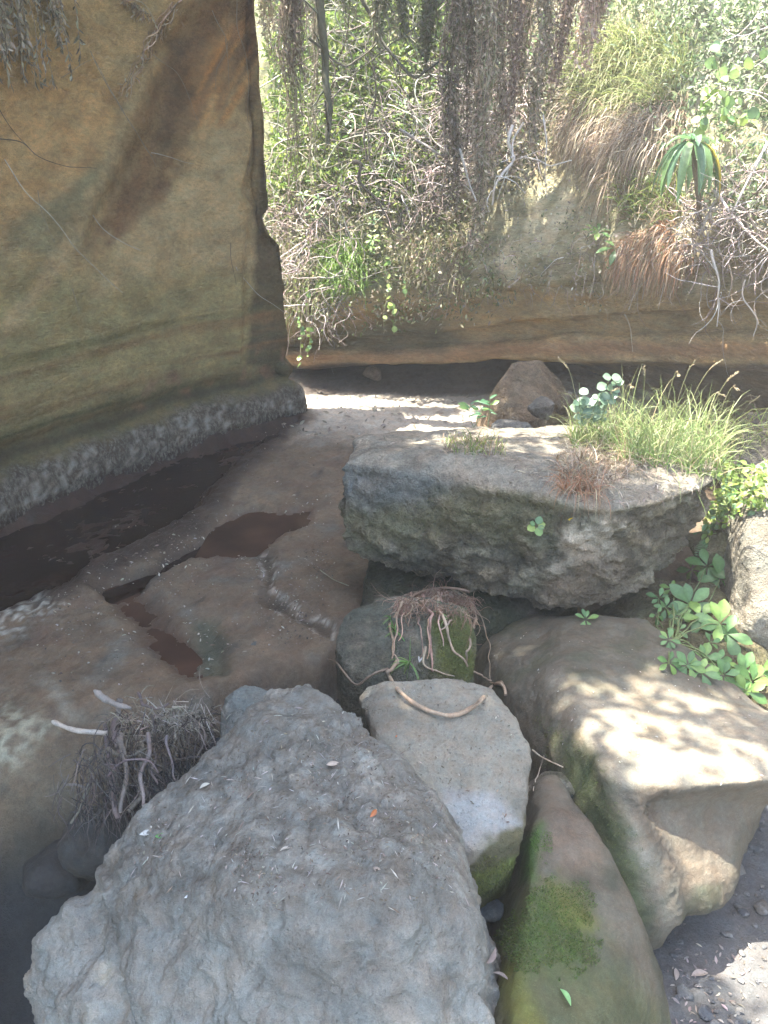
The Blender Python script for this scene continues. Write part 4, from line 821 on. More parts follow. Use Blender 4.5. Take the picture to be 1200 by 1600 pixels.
for a in [(692, 728, 330, 8.6, 40, 'long dark brown creeper hanging from the top, leftmost of the dense row'), (725, 752, 240, 8.9, 26, 'short brown creeper directly right of the leftmost dense one'), (748, 778, 395, 8.5, 40, 'longest grey-brown creeper of the dense row, ending in pale twigs'),
          (775, 800, 265, 8.8, 28, 'medium creeper in the middle of the dense row'), (798, 822, 210, 8.5, 26, 'narrow creeper between the middle one and the reddish ones'), (818, 845, 160, 8.7, 26, 'short greenish-brown creeper right of the middle of the row'),
          (845, 872, 235, 8.2, 30, 'dull brown creeper above the bare rock face'), (872, 905, 150, 8.1, 34, 'reddish brown creeper left of the green grass tuft'), (900, 934, 110, 7.9, 34, 'broad reddish brown creeper just above the grass tuft'), (935, 972, 60, 7.8, 30, 'short reddish creeper at the top, rightmost of the row')]:
    red = 'reddish' in a[5]
    curtain(a[0], a[1], -60, a[2], a[3], [(.31, .22, .17), (.39, .29, .23), (.23, .165, .13)] if red else BROWN + [(.17, .17, .10)], a[5], n=int(a[4] * .62), dens=60, leaf=.058, zt_=5.2, grp=GC)
for a in [(575, 606, 70, 9.0, 26, 'dark green-brown creeper hanging at the top above the gap'), (618, 640, 60, 9.2, 20, 'short dark creeper at the top, right of the one above the gap'), (660, 690, 110, 8.9, 24, 'dusky creeper between the gap and the dense row'), (530, 550, 30, 9.3, 14, 'tiny dark creeper end at the top over the gap')]:
    curtain(a[0], a[1], -60, a[2], a[3], [(.10, .12, .06), (.13, .12, .08), (.16, .15, .10)], a[5], n=a[4], dens=60, leaf=.065, zt_=5.4, grp=GC)
curtain(392, 430, -60, 95, 8.1, [(.25, .19, .13), (.33, .26, .19)], 'brown fibrous creeper over the left cliff edge at the top', n=30, zt_=5.6)
curtain(425, 490, -60, 130, 8.9, [(.27, .20, .16), (.34, .27, .22), (.2, .15, .11)], 'wide pale brown creeper curtain beside the left cliff edge', n=60, zt_=5.8)
curtain(430, 470, -60, 330, 9.3, [(.15, .13, .09), (.2, .17, .13), (.1, .09, .06)], 'long thin dusky root curtain just right of the left cliff edge', n=34, zt_=5.8, dens=16)
curtain(465, 500, -60, 300, 9.4, [(.15, .14, .09), (.2, .18, .13)], 'fine hanging rootlets in front of the sunlit leaves', n=20, zt_=5.8, dens=12)
# near dry foliage on the left cliff, top left corner
def hangleaf(cx, row, w, label, n=12, L_=.07, back=.12, rows=(-80, 90)):
    h, nn = hit(cx, max(row, 5), ['left_cliff'], back); t = thing('hanging_creeper', (h[0], h[1], h[2]), label, 'creeper'); g = Geo(); lf = Geo(); B = []
    for i in range(n):
        x = cx + rng.normal(0, .5) * w; r1 = row * rng.uniform(.45, 1.0); h0, n0 = hit(x, 2, ['left_cliff'], back * rng.uniform(.3, 1.5)); s_ = np.linalg.norm(h0 - [0, 0, CAM_H]) / FPX
        L2 = (r1) * s_ + .35; z = np.linspace(.35, .35 - L2, 14); Q = np.stack([np.full(14, h0[0]), np.full(14, h0[1]), h0[2] + z], 1); Q[:, :2] += .03 * np.stack([perlin(Q * 3 + i), perlin(Q * 3 + i + 40)], 1)
        g.tube(Q, .004, .002, (.3, .25, .2), 3); k = 34; ii = rng.integers(0, 13, k); f = rng.random((k, 1)); B.append(Q[ii] * (1 - f) + Q[ii + 1] * f)
    B = np.concatenate(B); k = len(B); lf.leaves(B, unit(rng.normal(0, .5, (k, 3)) + [0, 0, -1]), unit(rng.normal(size=(k, 3))), rng.uniform(.5, 1.2, k) * L_, rng.uniform(.2, .32, k) * L_, cpick([(.30, .26, .19), (.4, .36, .28), (.2, .17, .12), (.14, .12, .08)], k, .3))
    g.build('stems', M['bark'], t, kind='stuff'); lf.build('dry_leaves', M['dry'], t, kind='stuff'); return t
hangleaf(25, 95, 75, 'dry narrow-leaved creeper hanging down the ochre cliff in the top left corner', n=26)
hangleaf(78, 60, 20, 'thinner spray of dry leaves next to the top left creeper', n=8)
def wall_roots(pts, r, label, n=5, back=.03):
    t = Geo(); 
    for i in range(n):
        P = [hit(x + rng.normal(0, 5), y, ['left_cliff'], back)[0] for x, y in pts]; t.tube(curve(P, 26, .05, 6), r, r * .4, cpick(DRYC, 1)[0], 3)
    B = []
    for i in range(150):
        k = rng.integers(0, len(pts) - 1); f = rng.random(); x = pts[k][0] * (1 - f) + pts[k + 1][0] * f; y = pts[k][1] * (1 - f) + pts[k + 1][1] * f
        B.append(hit(x + rng.normal(0, 7), y, ['left_cliff'], back)[0])
    B = np.array(B); m = len(B); t.quads(B, unit(rng.normal(0, .6, (m, 3)) + [0, 0, -1]), unit(rng.normal(size=(m, 3))), rng.uniform(.03, .07, m), rng.uniform(.006, .014, m), cpick(DRYC, m))
    o = t.build('clinging_roots', M['bark']); tag(o, label, 'roots', kind='stuff')
wall_roots([(275, 5), (255, 35), (240, 60), (225, 85), (205, 120), (195, 150)], .006, 'matted dry rootlets clinging to the ridge of the left cliff')
wall_roots([(200, 0), (215, 12), (228, 30)], .005, 'small mat of dry rootlets at the top of the left cliff', n=3)
# thin bare stems hanging before the left cliff: each its own
stems = [([(-10, 214), (30, 222), (60, 245), (100, 258), (150, 264)], .004, 'dark', 'dark arching bare stem at the left edge before the ochre cliff'),
 ([(0, 170), (25, 210), (55, 245)], .003, 'dark', 'short dark stem at the far left edge'), ([(138, 80), (165, 130), (190, 165), (215, 210), (240, 245)], .0035, 'pale', 'thin straight stem slanting down from the top left of the cliff'),
 ([(95, 122), (120, 105), (148, 90)], .003, 'pale', 'tiny pale twig rising to the right near the top left'), ([(145, 335), (165, 360), (190, 378), (219, 392)], .0035, 'white', 'bright thin stem in front of the dark stain of the left cliff'),
 ([(8, 250), (40, 300), (75, 335), (120, 385), (155, 425), (190, 456)], .0035, 'white', 'long pale stem slanting across the lower left cliff'), ([(240, 85), (275, 115), (295, 150), (312, 190)], .003, 'pale', 'curved stem beside the dark rock band'),
 ([(352, 60), (357, 100), (358, 140)], .003, 'pale', 'short vertical stem on the orange rock'), ([(330, 15), (355, 65), (340, 110), (336, 140)], .003, 'pale', 'hooked thin stem near the cliff top'),
 ([(370, 0), (372, 50), (385, 100), (388, 170), (390, 260)], .003, 'pale', 'long vertical thread-like stem near the cliff edge'), ([(384, 146), (410, 147), (441, 151)], .004, 'white', 'pale horizontal twig sticking out of the cliff edge'),
 ([(410, 165), (430, 200), (436, 240), (432, 290)], .0035, 'pale', 'drooping pale twig over the dark notch of the cliff edge'), ([(368, 415), (392, 448), (415, 468), (444, 487)], .0035, 'white', 'pale stem slanting to the lower cliff edge'),
 ([(362, 380), (362, 410), (368, 445)], .003, 'dark', 'small dark hooked stem low on the cliff'), ([(235, 240), (270, 247), (303, 256)], .003, 'white', 'short pale twig near the middle of the left cliff'),
 ([(60, 300), (70, 345), (85, 380)], .0025, 'pale', 'faint hanging thread on the greenish rock'), ([(112, 450), (120, 475), (126, 492)], .0025, 'pale', 'tiny thread low on the left cliff'), ([(150, 95), (185, 160), (225, 225), (245, 262)], .0025, 'pale', 'second slanting thread close to the straight stem')]
cs = {'dark': (.10, .08, .06), 'pale': (.27, .23, .17), 'white': (.46, .43, .36)}
for pts, r, k, lab in stems:
    m = len(pts); P = [hit(x, y, ['left_cliff'], .02 + .16 * (i / (m - 1)))[0] for i, (x, y) in enumerate(pts)]; g = Geo(); g.tube(curve(P, 22, .02, 4), r, r * .5, cs[k], 4); o = g.build('dangling_twig', M['bark'], smooth=True); tag(o, lab, 'twig', 'thin stems hanging before the left cliff')
# bare branches of the far part
def branch(pts, r0, r1, col, lab, name='bare_branch', cat='branch', n=30, wob=.04, extra=0, grp=None):
    P = [PY(x, y, Y) for x, y, Y in pts]; g = Geo(); C = curve(P, n, wob, 3); g.tube(C, r0, r1, col, 6)
    if extra:
        k = rng.integers(3, n - 1, extra); scribble(g, C[k], unit(rng.normal(size=(extra, 3))), (4, 12), .05, r1 * .7, [col], .5, .05)
    o = g.build(name, M['bark'], smooth=True); return tag(o, lab, cat, grp)
branch([(500, -60, 8.9), (503, 30, 8.9), (510, 100, 8.9), (512, 160, 8.8), (515, 224, 8.8)], .045, .03, (.09, .09, .065), 'dark dead stem hanging vertically in the gap beside the left cliff', extra=5)
branch([(545, -60, 9.1), (590, 50, 9.1), (620, 100, 9.0), (645, 122, 9.0), (665, 112, 9.0), (690, 95, 9.0)], .018, .010, (.10, .095, .075), 'dark sagging curved branch across the sunlit leaves')
branch([(480, 55, 9.0), (530, 100, 9.1), (560, 90, 9.2), (600, 60, 9.2)], .012, .006, (.12, .11, .09), 'thin dark branch crossing near the top of the gap', extra=6)
branch([(700, 0, 9.0), (620, 60, 9.2), (540, 130, 9.2), (486, 200, 9.1)], .010, .005, (.13, .12, .1), 'slender branch slanting from upper right to lower left in the gap', extra=8)
branch([(575, 250, 9.5), (570, 200, 9.4), (590, 150, 9.3), (580, 80, 9.2)], .012, .007, (.14, .12, .1), 'wavy vertical vine in the middle of the gap', extra=4)
branch([(553, 252, 9.4), (566, 256, 9.3), (563, 285, 9.3), (590, 320, 9.3), (605, 350, 9.2)], .028, .006, (.10, .085, .07), 'dark broken stub with a tail in the thicket', extra=6)
branch([(800, 195, 8.3), (792, 220, 8.2), (806, 250, 8.15), (790, 270, 8.1), (772, 300, 8.1), (765, 325, 8.15)], .020, .008, (.50, .45, .41), 'pale forked root zigzagging down beside the bare rock', extra=10, name='pale_root', cat='root')
branch([(818, 190, 8.2), (804, 215, 8.2), (800, 248, 8.1)], .012, .008, (.48, .43, .4), 'short pale root joining the zigzag root from the right', name='pale_root', cat='root')
branch([(717, 235, 8.5), (725, 265, 8.4), (735, 290, 8.4), (742, 315, 8.3)], .016, .006, (.42, .39, .35), 'grey root stub at the foot of the leftmost dense creeper', name='pale_root', cat='root', extra=5)
branch([(816, 248, 8.1), (840, 250, 7.9), (860, 258, 7.8), (895, 248, 7.8)], .009, .005, (.45, .4, .34), 'thin curved root crossing the shaded rock below the creepers', name='pale_root', cat='root')
branch([(850, 185, 8.0), (852, 220, 7.95), (850, 250, 7.9), (855, 310, 7.9)], .010, .003, (.45, .4, .36), 'thin vertical root before the shaded rock', name='pale_root', cat='root', extra=3)
branch([(625, 205, 8.9), (660, 222, 8.8), (690, 245, 8.7), (715, 235, 8.6)], .016, .009, (.30, .27, .25), 'grey slanting branch in the mauve twigs', extra=8)
branch([(1200, 225, 6.3), (1190, 245, 6.2), (1165, 290, 6.2), (1150, 330, 6.2)], .014, .006, (.5, .45, .42), 'pale root curving down near the right edge', name='pale_root', cat='root', extra=4)
branch([(1110, 300, 6.6), (1140, 330, 6.4), (1175, 365, 6.2), (1215, 400, 6.0)], .014, .008, (.42, .36, .33), 'long root slanting down to the right edge', name='pale_root', cat='root', extra=8)
branch([(1090, 365, 6.7), (1110, 320, 6.6), (1130, 300, 6.6)], .012, .007, (.4, .35, .32), 'root leaning up beside the drooping plant', name='pale_root', cat='root', extra=4)
branch([(1110, 390, 6.5), (1122, 430, 6.4), (1118, 470, 6.4), (1118, 512, 6.4)], .012, .005, (.48, .44, .4), 'knotty pale root hanging below the ledge near the right', name='pale_root', cat='root', extra=10)
branch([(1165, 440, 6.1), (1160, 470, 6.1), (1182, 500, 6.05), (1178, 524, 6.05)], .008, .004, (.46, .4, .35), 'curly thin root hanging below the ledge at the right edge', name='pale_root', cat='root', extra=5)
branch([(975, 490, 7.7), (982, 520, 7.7), (986, 552, 7.7)], .006, .002, (.55, .45, .32), 'single straw dangling in front of the layered undercut', name='straw', cat='stem')
for i, (x, y0, y1) in enumerate([(930, 400, 462), (985, 400, 485), (1005, 395, 470), (1050, 405, 470), (1140, 400, 470), (900, 380, 440), (755, 400, 455), (700, 440, 492), (1030, 420, 480)]):
    Y = np.interp(x, [700, 900, 1000, 1100, 1200], [9.3, 8.1, 7.4, 6.8, 6.2]); branch([(x, y0, Y + .05), (x + 4, (y0 + y1) / 2, Y - .05), (x - 3, y1, Y - .03)], .008, .003, (.44, .36, .29), {930: 'fine root strand over the ledge lip below the bluish rosette plant', 985: 'fine root strand hanging from the rust-coloured grass', 1005: 'short root strand in the right half of the rust-coloured grass', 1050: 'root strand hanging below the drooping plant stem on its left', 1140: 'root strand below the interlaced roots near the right edge', 900: 'short root strand under the bare rock face', 755: 'root strand under the longest grey-brown creeper', 700: 'root strand under the straw-coloured grass clump', 1030: 'root strand at the right end of the rust-coloured grass'}[x], name='root_fringe', cat='root', extra=7, grp='root fringe strands along the ledge', n=14)

# --- single leaves as parts
def leaf_mesh(name, shape, fold=.22, bend=.25, cols=(.12, .2, .06), rib=True, length=1.0, seg=6):
    """unit-length leaf along +Y, with midrib fold; shape(t)->half width"""
    V = []; t = np.linspace(0, 1, seg + 1)
    for k in t:
        w = shape(k); z = -bend * k * k
        V += [(-w, k * length, z + w * fold), (0, k * length, z), (w, k * length, z + w * fold)]
    F = []
    for i in range(seg):
        a = 3 * i; F += [(a, a + 1, a + 4, a + 3), (a + 1, a + 2, a + 5, a + 4)]
    me = bpy.data.meshes.new(name); me.from_pydata(V, [], F); me.materials.append(M['leaf']); c = np.tile(cols, (len(V), 1)); c[1::3] *= 1.25; set_attr(me, np.clip(c, 0, 1))
    for p in me.polygons: p.use_smooth = True
    return me
oval = lambda t: .30 * math.sin(math.pi * min(1, t ** .8 + 1e-6)) ** .75 if 0 < t < 1 else .004
obov = lambda t: .235 * math.sin(math.pi * t ** 1.5) ** .8 if 0 < t < 1 else .01
lanc = lambda t: .12 * math.sin(math.pi * t ** .7) ** .8 if 0 < t < 1 else .004
rnd_ = lambda t: .46 * math.sin(math.pi * t) ** .6 if 0 < t < 1 else .01
OV = [leaf_mesh('broad_leaf', obov, cols=c_) for c_ in ((.10, .20, .06), (.13, .24, .075), (.08, .16, .05), (.16, .26, .06))]
LN = [leaf_mesh('long_leaf', lanc, fold=.5, bend=.55, cols=c_, seg=8) for c_ in ((.07, .16, .07), (.09, .19, .085), (.055, .125, .05))]
RN = [leaf_mesh('round_leaf', rnd_, fold=.1, bend=.1, cols=c_) for c_ in ((.17, .27, .08), (.12, .21, .09), (.24, .32, .08))]
YL = leaf_mesh('yellow_leaf', lanc, fold=.5, bend=.4, cols=(.62, .42, .03))
def orient(o, d, n):
    y = Vector([float(v) for v in unit(d)]); z = Vector([float(v) for v in unit(n)]); x = y.cross(z).normalized(); z = x.cross(y).normalized()
    from mathutils import Matrix
    m = Matrix((x, y, z)).transposed(); o.rotation_euler = m.to_euler()
def put_leaf(mesh, name, p, d, n, size, parent=None, wide=1.0):
    o = bpy.data.objects.new(name, mesh); COL.objects.link(o); org = parent_origin(parent) if parent else np.zeros(3)
    o.location = [float(v) for v in np.asarray(p) - org]; orient(o, d, n); o.scale = (size * wide, size, size); o.parent = parent; return o
def rosette(parent, p, nrm, n, size, meshes, tilt=.35, wide=1.0, down=0., ph=None):
    ph = rng.uniform(0, 6.28) if ph is None else ph; a = unit(np.cross(nrm, [.3, .2, .9])); b = np.cross(nrm, a)
    for i in range(n):
        t = ph + i * 2.4; d = unit(a * math.cos(t) + b * math.sin(t) + nrm * (tilt + .12 * rng.normal()) + np.array([0, 0, -down])); put_leaf(meshes[rng.integers(len(meshes))], 'leaf', p + d * .01, d, unit(nrm + [0, 0, .5]), size * rng.uniform(.75, 1.15), parent, wide)
# broad-leaved plant at the right
ROCKS = None
h0, _ = hit(1045, 985, None, 0.02)
pl = thing('broad_leaved_plant', h0, 'bright green broad-leaved plant trailing over the mossy rock under the great boulder at the right', 'plant')
stg = Geo(); toward = np.array([0, -.75, .65])
base = PY(1050, 1010, 3.55)
for px, py, Y, n, sz in [(1105, 885, 3.75, 6, .12), (1125, 905, 3.7, 4, .15), (1080, 890, 3.8, 5, .085), (1078, 945, 3.6, 9, .15), (1095, 965, 3.55, 5, .14), (1125, 975, 3.5, 8, .14), (1135, 990, 3.45, 5, .15), (1045, 1000, 3.55, 7, .07), (1030, 935, 3.7, 5, .07), (1050, 920, 3.72, 5, .06),
                         (1060, 960, 3.62, 5, .07), (1040, 950, 3.65, 5, .065), (1045, 1035, 3.45, 6, .075), (1075, 1040, 3.4, 8, .095), (1100, 1030, 3.4, 7, .09), (1095, 1050, 3.35, 7, .10), (1120, 1035, 3.35, 6, .09), (1130, 1055, 3.3, 8, .10), (1160, 1050, 3.2, 6, .12), (1175, 1065, 3.15, 7, .13), (1165, 1080, 3.15, 5, .11), (1185, 1050, 3.15, 4, .14), (1060, 985, 3.55, 5, .06), (1110, 1005, 3.45, 5, .06), (1025, 960, 3.6, 4, .06)]:
    p = PY(px, py, Y); hh, nn = hit(px, py, None, .07); p = hh
    rosette(pl, p, unit(toward + rng.normal(0, .2, 3)), n, .8 * sz * (np.linalg.norm(p - [0, 0, CAM_H]) / 4.3), OV, tilt=.25, wide=1.1)
    stg.tube(curve([base * .4 + hit(1055, 1000, None, .03)[0] * .6, (p + base) / 2 + rng.normal(0, .04, 3), p], 12, .02, 6), .005, .003, (.16, .2, .08), 4)
stg.build('stems', M['bark'], pl, smooth=True)
h1, _ = hit(915, 968, None, .02); sp = thing('small_seedling', h1, 'small green seedling under the lower edge of the great boulder', 'plant'); rosette(sp, h1, unit([0, -.6, .8]), 6, .06, OV, tilt=.4)
h1, _ = hit(838, 822, None, .01); sp = thing('small_seedling', h1, 'tiny bright green sprout on the face of the great boulder', 'plant'); rosette(sp, h1, unit([0, -.8, .5]), 6, .045, RN, tilt=.3)
# drooping long-leaved plant
pr, _ = hit(1095, 350, ['far_cliff'], .0); top = PY(1082, 222, pr[1] - .35)
dp = thing('drooping_plant', pr, 'tall plant with long drooping blue-green leaves on the right slope', 'plant')
g = Geo(); g.tube(curve([pr, PY(1090, 300, pr[1] - .25), top], 14, .015, 3), .026, .018, (.20, .17, .13), 6); g.build('stem', M['bark'], dp, smooth=True)
for i in range(20):
    t = i * 2.4; k = 1 if i < 14 else 0; d = unit([math.cos(t), math.sin(t) * .8 - .1, (.35 if k else 1.0)]); 
    V = []; L_ = (.52 if k else .24) * rng.uniform(.8, 1.1); sg = 9; p = top.copy(); dd = d.copy(); sdv = unit(np.cross(d, [0, 0, 1])); 
    for j in range(sg + 1):
        w = .032 * math.sin(math.pi * min(.999, max(.03, (j / sg)) ** .8)) ** .8 + .003; u_ = unit(np.cross(sdv, dd)); V += [p - sdv * w + u_ * w * .4, p, p + sdv * w + u_ * w * .4]
        dd = unit(dd + np.array([0, 0, -1]) * (.42 if k else .22)); p = p + dd * L_ / sg
    F = []
    for j in range(sg): F += [(3 * j, 3 * j + 1, 3 * j + 4, 3 * j + 3), (3 * j + 1, 3 * j + 2, 3 * j + 5, 3 * j + 4)]
    cc = cpick([(.10, .19, .10), (.14, .25, .12), (.17, .28, .11)], 1)[0]
    if i == 5: cc = np.array([.5, .38, .05])
    mk('leaf', np.array(V), np.array(F), M['leaf'], cc, parent=dp)
for px, py, n, sz, lab, tilt in [(935, 362, 9, .15, 'small bluish rosette plant on the bare rock of the right slope', .4), (962, 388, 6, .17, 'small yellow-green plant on the ledge below the bluish rosette', .1)]:
    p, _ = hit(px, py, ['far_cliff'], .12); t = thing('small_plant', p, lab, 'plant'); rosette(t, p, unit([0, -.4, .9]), n, sz, OV if 'bluish' in lab else RN, tilt=tilt, wide=.7, down=.1)
    q, _ = hit(px, py + 22, ['far_cliff'], .0); g = Geo(); g.tube(curve([q, (p + q) / 2, p], 6), .012, .008, (.3, .25, .2), 5); g.build('stem', M['bark'], t, smooth=True)
# leafy vines hanging
def leafy_vine(pts, lab, sz=.06, n=12, meshes=RN, r=.004, col=(.3, .28, .15)):
    P = curve([PY(*q) for q in pts], 24, .02, 4); t = thing('leafy_vine', P[-1], lab, 'vine'); g = Geo(); g.tube(P, r, r * .6, col, 4); g.build('stem', M['bark'], t, smooth=True)
    for i in range(n):
        k = rng.integers(1, 23); d = unit(rng.normal(0, .8, 3) + [0, -.3, -.3]); put_leaf(meshes[rng.integers(3)], 'leaf', P[k], d, unit(rng.normal(0, .3, 3) + [0, -.8, .5]), sz * rng.uniform(.7, 1.3), t)
leafy_vine([(608, 380, 9.3), (602, 420, 9.2), (610, 450, 9.15), (614, 480, 9.1), (617, 515, 9.1)], 'round-leaved green vine dangling in front of the undercut', n=16)
leafy_vine([(610, 440, 9.2), (604, 470, 9.15), (599, 495, 9.15), (601, 518, 9.15)], 'bare-tipped vine hanging beside the round-leaved vine', n=3)
leafy_vine([(630, 400, 9.2), (632, 440, 9.15), (634, 472, 9.15)], 'straight thin vine right of the round-leaved vine', n=3)
leafy_vine([(465, 470, 9.6), (468, 510, 9.55), (470, 550, 9.5), (466, 575, 9.5)], 'trailing vine with tiny leaves at the left cliff foot gap', n=16, sz=.05)
leafy_vine([(482, 440, 9.6), (480, 480, 9.5), (484, 520, 9.5), (479, 560, 9.5)], 'second trailing vine with tiny leaves next to the pale ledge rock', n=16, sz=.05)
leafy_vine([(1040, 300, 6.9), (1100, 180, 6.8), (1120, 130, 6.7), (1200, 90, 6.6)], 'pale leafy vine climbing the upper right rock', n=26, sz=.085)
leafy_vine([(1110, 60, 6.6), (1125, 120, 6.6), (1138, 180, 6.5), (1180, 185, 6.4)], 'second leafy vine hanging on the upper right rock', n=20, sz=.08)
leafy_vine([(1095, 300, 6.6), (1150, 190, 6.3), (1210, 170, 6.2)], 'long thin vine arching behind the drooping plant', n=10, sz=.07)
for i, (x, y) in enumerate([(615, 265), (500, 320), (640, 190), (700, 130), (560, 180), (840, 70), (590, 370), (655, 95), (820, 80)]):
    p, nn = hit(x, y, ['far_cliff'], .2); t = thing('leaf_spray', p, 'bright yellow-green spray of leaves ' + ['left of the grey slanting branch', 'low in the dry thicket beside the left cliff', 'above the mauve twigs', 'between creepers at the upper centre', 'in the middle of the gap', 'behind the dense creepers', 'above the round-leaved vine', 'near the sagging branch', 'glowing between two brown creepers'][i], 'leaves')
    for k in range(6): rosette(t, p + rng.normal(0, .12, 3), unit([0, -.6, .6]), 5, .09, [LN[0], OV[3], OV[1]], tilt=.3)

# --- plants on the great boulder
def top_pts(poly, n, only=('boulder_top',)):
    P = []; N = []; poly = np.array(poly, float); x0, y0 = poly.min(0); x1, y1 = poly.max(0)
    while len(P) < n:
        x, y = rng.uniform(x0, x1), rng.uniform(y0, y1)
        if polysd(np.array([x]), np.array([y]), poly)[0] < 0:
            h, nn = hit(x, y); P.append(h); N.append(nn)
    return np.array(P), np.array(N)
P, N = top_pts([(885, 680), (960, 672), (965, 705), (895, 700)], 380); grass('grass_tuft', P, N, 'left green grass tuft on the great boulder, under the round-leaved sprig', (.12, .42), .0055, BGREEN, .9, up=1.0, out=.2, dry=.3, tip=(.32, .36, .15))
P, N = top_pts([(955, 680), (1060, 685), (1060, 735), (965, 725)], 640); grass('grass_tuft', P, N, 'middle dense grass tuft on the great boulder', (.12, .52), .006, BGREEN, .9, up=1.0, out=.1, dry=.3, tip=(.32, .36, .15))
P, N = top_pts([(1050, 690), (1140, 690), (1150, 750), (1065, 745)], 560); grass('grass_tuft', P, N, 'right tall grass tuft on the great boulder', (.12, .52), .006, BGREEN, .9, up=1.0, out=.1, dry=.25, tip=(.32, .36, .15))
P, N = top_pts([(860, 715), (950, 700), (1010, 730), (930, 770), (880, 750)], 600); grass('grass_tuft', P, N, 'low straw-coloured dry grass on the front rim of the great boulder', (.08, .26), .005, DRYC, 1.5, up=.6, out=.2, dry=.9)
P, N = top_pts([(870, 745), (925, 745), (940, 775), (880, 775)], 340); grass('grass_tuft', P, N, 'rust-brown dead grass hanging over the face of the great boulder', (.12, .30), .005, [(.38, .2, .11)], 2.6, up=.1, out=.8, dry=.5)
P, N = top_pts([(690, 690), (780, 686), (790, 712), (700, 712)], 420); grass('grass_tuft', P, N, 'short mixed grass on the left of the great boulder top', (.05, .14), .005, YGREEN, .9, up=.8, out=.2, dry=.6)
P, N = top_pts([(1085, 640), (1200, 660), (1200, 700), (1120, 690)], 200); grass('grass_tuft', P, N, 'few thin stalks behind the right end of the great boulder', (.15, .4), .005, YGREEN, 1.0, up=.8, out=.2, dry=.4)
for i, (x, y, lean) in enumerate([(905, 690, -.3), (975, 700, -.25), (1000, 690, -.1), (1030, 695, .05), (1045, 690, .1), (1075, 700, .3), (1090, 710, .2), (1110, 700, .15), (1130, 720, .25), (1125, 690, .4), (1060, 690, .25), (960, 690, .1)]):
    h, _ = hit(x, y); L_ = rng.uniform(.42, .62); C = curve([h, h + np.array([lean * .3, 0, .5]) * L_, h + np.array([lean * .7, -.05, .85]) * L_, h + np.array([lean * 1.15, -.1, .86 if i % 2 else 1.0]) * L_], 14)
    g = Geo(); g.tube(C, .0022, .0012, (.34, .33, .16), 3); k = 40; ii = rng.integers(9, 13, k); B = C[ii] + (C[ii + 1] - C[ii]) * rng.random((k, 1)); D = unit((C[ii + 1] - C[ii]) / np.linalg.norm(C[ii + 1] - C[ii], axis=1)[:, None] + rng.normal(0, .25, (k, 3)))
    g.quads(B, D, unit(rng.normal(size=(k, 3))), np.full(k, .022), np.full(k, .005), cpick([(.45, .36, .24), (.4, .34, .2)], k)); o = g.build('seed_stalk', M['dry']); tag(o, '%s arching seed stalk from the left above the grass on the great boulder' % {905: 'first', 960: 'second', 975: 'third', 1000: 'fourth', 1030: 'fifth', 1045: 'sixth', 1060: 'seventh', 1075: 'eighth', 1090: 'ninth', 1110: 'tenth', 1125: 'eleventh', 1130: 'twelfth'}[x], 'grass stalk', 'seed stalks above the boulder grass')
def sprig(px, py, rows, Y, lab, n=18, sz=.06, meshes=RN, lean=0.):
    h, _ = hit(px, py); t = thing('leafy_sprig', h, lab, 'plant'); g = Geo()
    for q in rows:
        tip = PY(q[0], q[1], h[1] + rng.uniform(-.05, .05)); C = curve([h, (h + tip) / 2 + rng.normal(0, .02, 3), tip], 10); g.tube(C, .003, .002, (.16, .2, .1), 4)
        for i in range(n):
            k = rng.integers(4, 10); s = 1 if i % 2 else -1; d = unit([s * .9, rng.normal(0, .5), rng.normal(.3, .3)]); put_leaf(meshes[rng.integers(3)], 'leaf', C[k], d, unit([0, -.7, .7]), sz * rng.uniform(.6, 1.2), t)
    g.build('stem', M['bark'], t, smooth=True)
BLUE = [leaf_mesh('round_leaf', rnd_, fold=.1, bend=.1, cols=c_) for c_ in ((.16, .24, .15), (.12, .19, .12), (.24, .32, .21))]
sprig(925, 690, [(905, 598), (915, 620), (955, 590), (962, 600), (935, 625)], 5.2, 'blue-green round-leaved sprig at the left end of the boulder grass', n=13, sz=.062, meshes=BLUE)
sprig(740, 668, [(735, 632), (750, 628)], 5.4, 'small leafy seedling on the back rim of the great boulder', n=8, sz=.075, meshes=[LN[0], LN[1], OV[3]])
sprig(762, 668, [(765, 618)], 5.4, 'thin taller seedling beside the small leafy one', n=6, sz=.07, meshes=[LN[0], LN[1], OV[3]])
# ferns and leafy creeper at the boulder's right end
def fern(px, py, d, L_, lab, n=5):
    h, _ = hit(px, py, None, .02); t = thing('fern', h, lab, 'fern'); 
    for k in range(n):
        dd = unit(np.array(d) + rng.normal(0, .45, 3)); C = curve([h, h + dd * L_ * .5, h + dd * L_ + np.array([0, 0, -.3 * L_])], 14); g = Geo(); g.tube(C, .002, .001, (.15, .2, .06), 3)
        T = unit(np.gradient(C, axis=0)); S_ = unit(np.cross(T, [0, -.6, .8])); m = 14; w = np.sin(np.linspace(.25, 1, m) * np.pi) * .26 * L_ + .005
        for s in (1, -1): g.quads(C, unit(S_ * s + T * .4), np.tile([0, -.6, .8], (m, 1)), w, np.full(m, L_ * .055), cpick([(.10, .19, .07), (.14, .24, .10)], m, .2))
        g.build('frond', M['leaf'], t)
fern(1140, 740, (.2, -.7, -.3), .22, 'fern drooping at the right end of the great boulder')
fern(1150, 770, (.1, -.7, -.5), .20, 'second fern just below the one at the right end of the great boulder')
fern(1125, 800, (-.1, -.7, -.5), .18, 'small fern in the crack beside the great boulder')
fern(1105, 845, (.0, -.7, -.6), .16, 'lowest fern hanging beside the great boulder')
P, N = top_pts([(1110, 720), (1200, 735), (1200, 800), (1150, 810), (1110, 850), (1095, 820), (1120, 770)], 520)
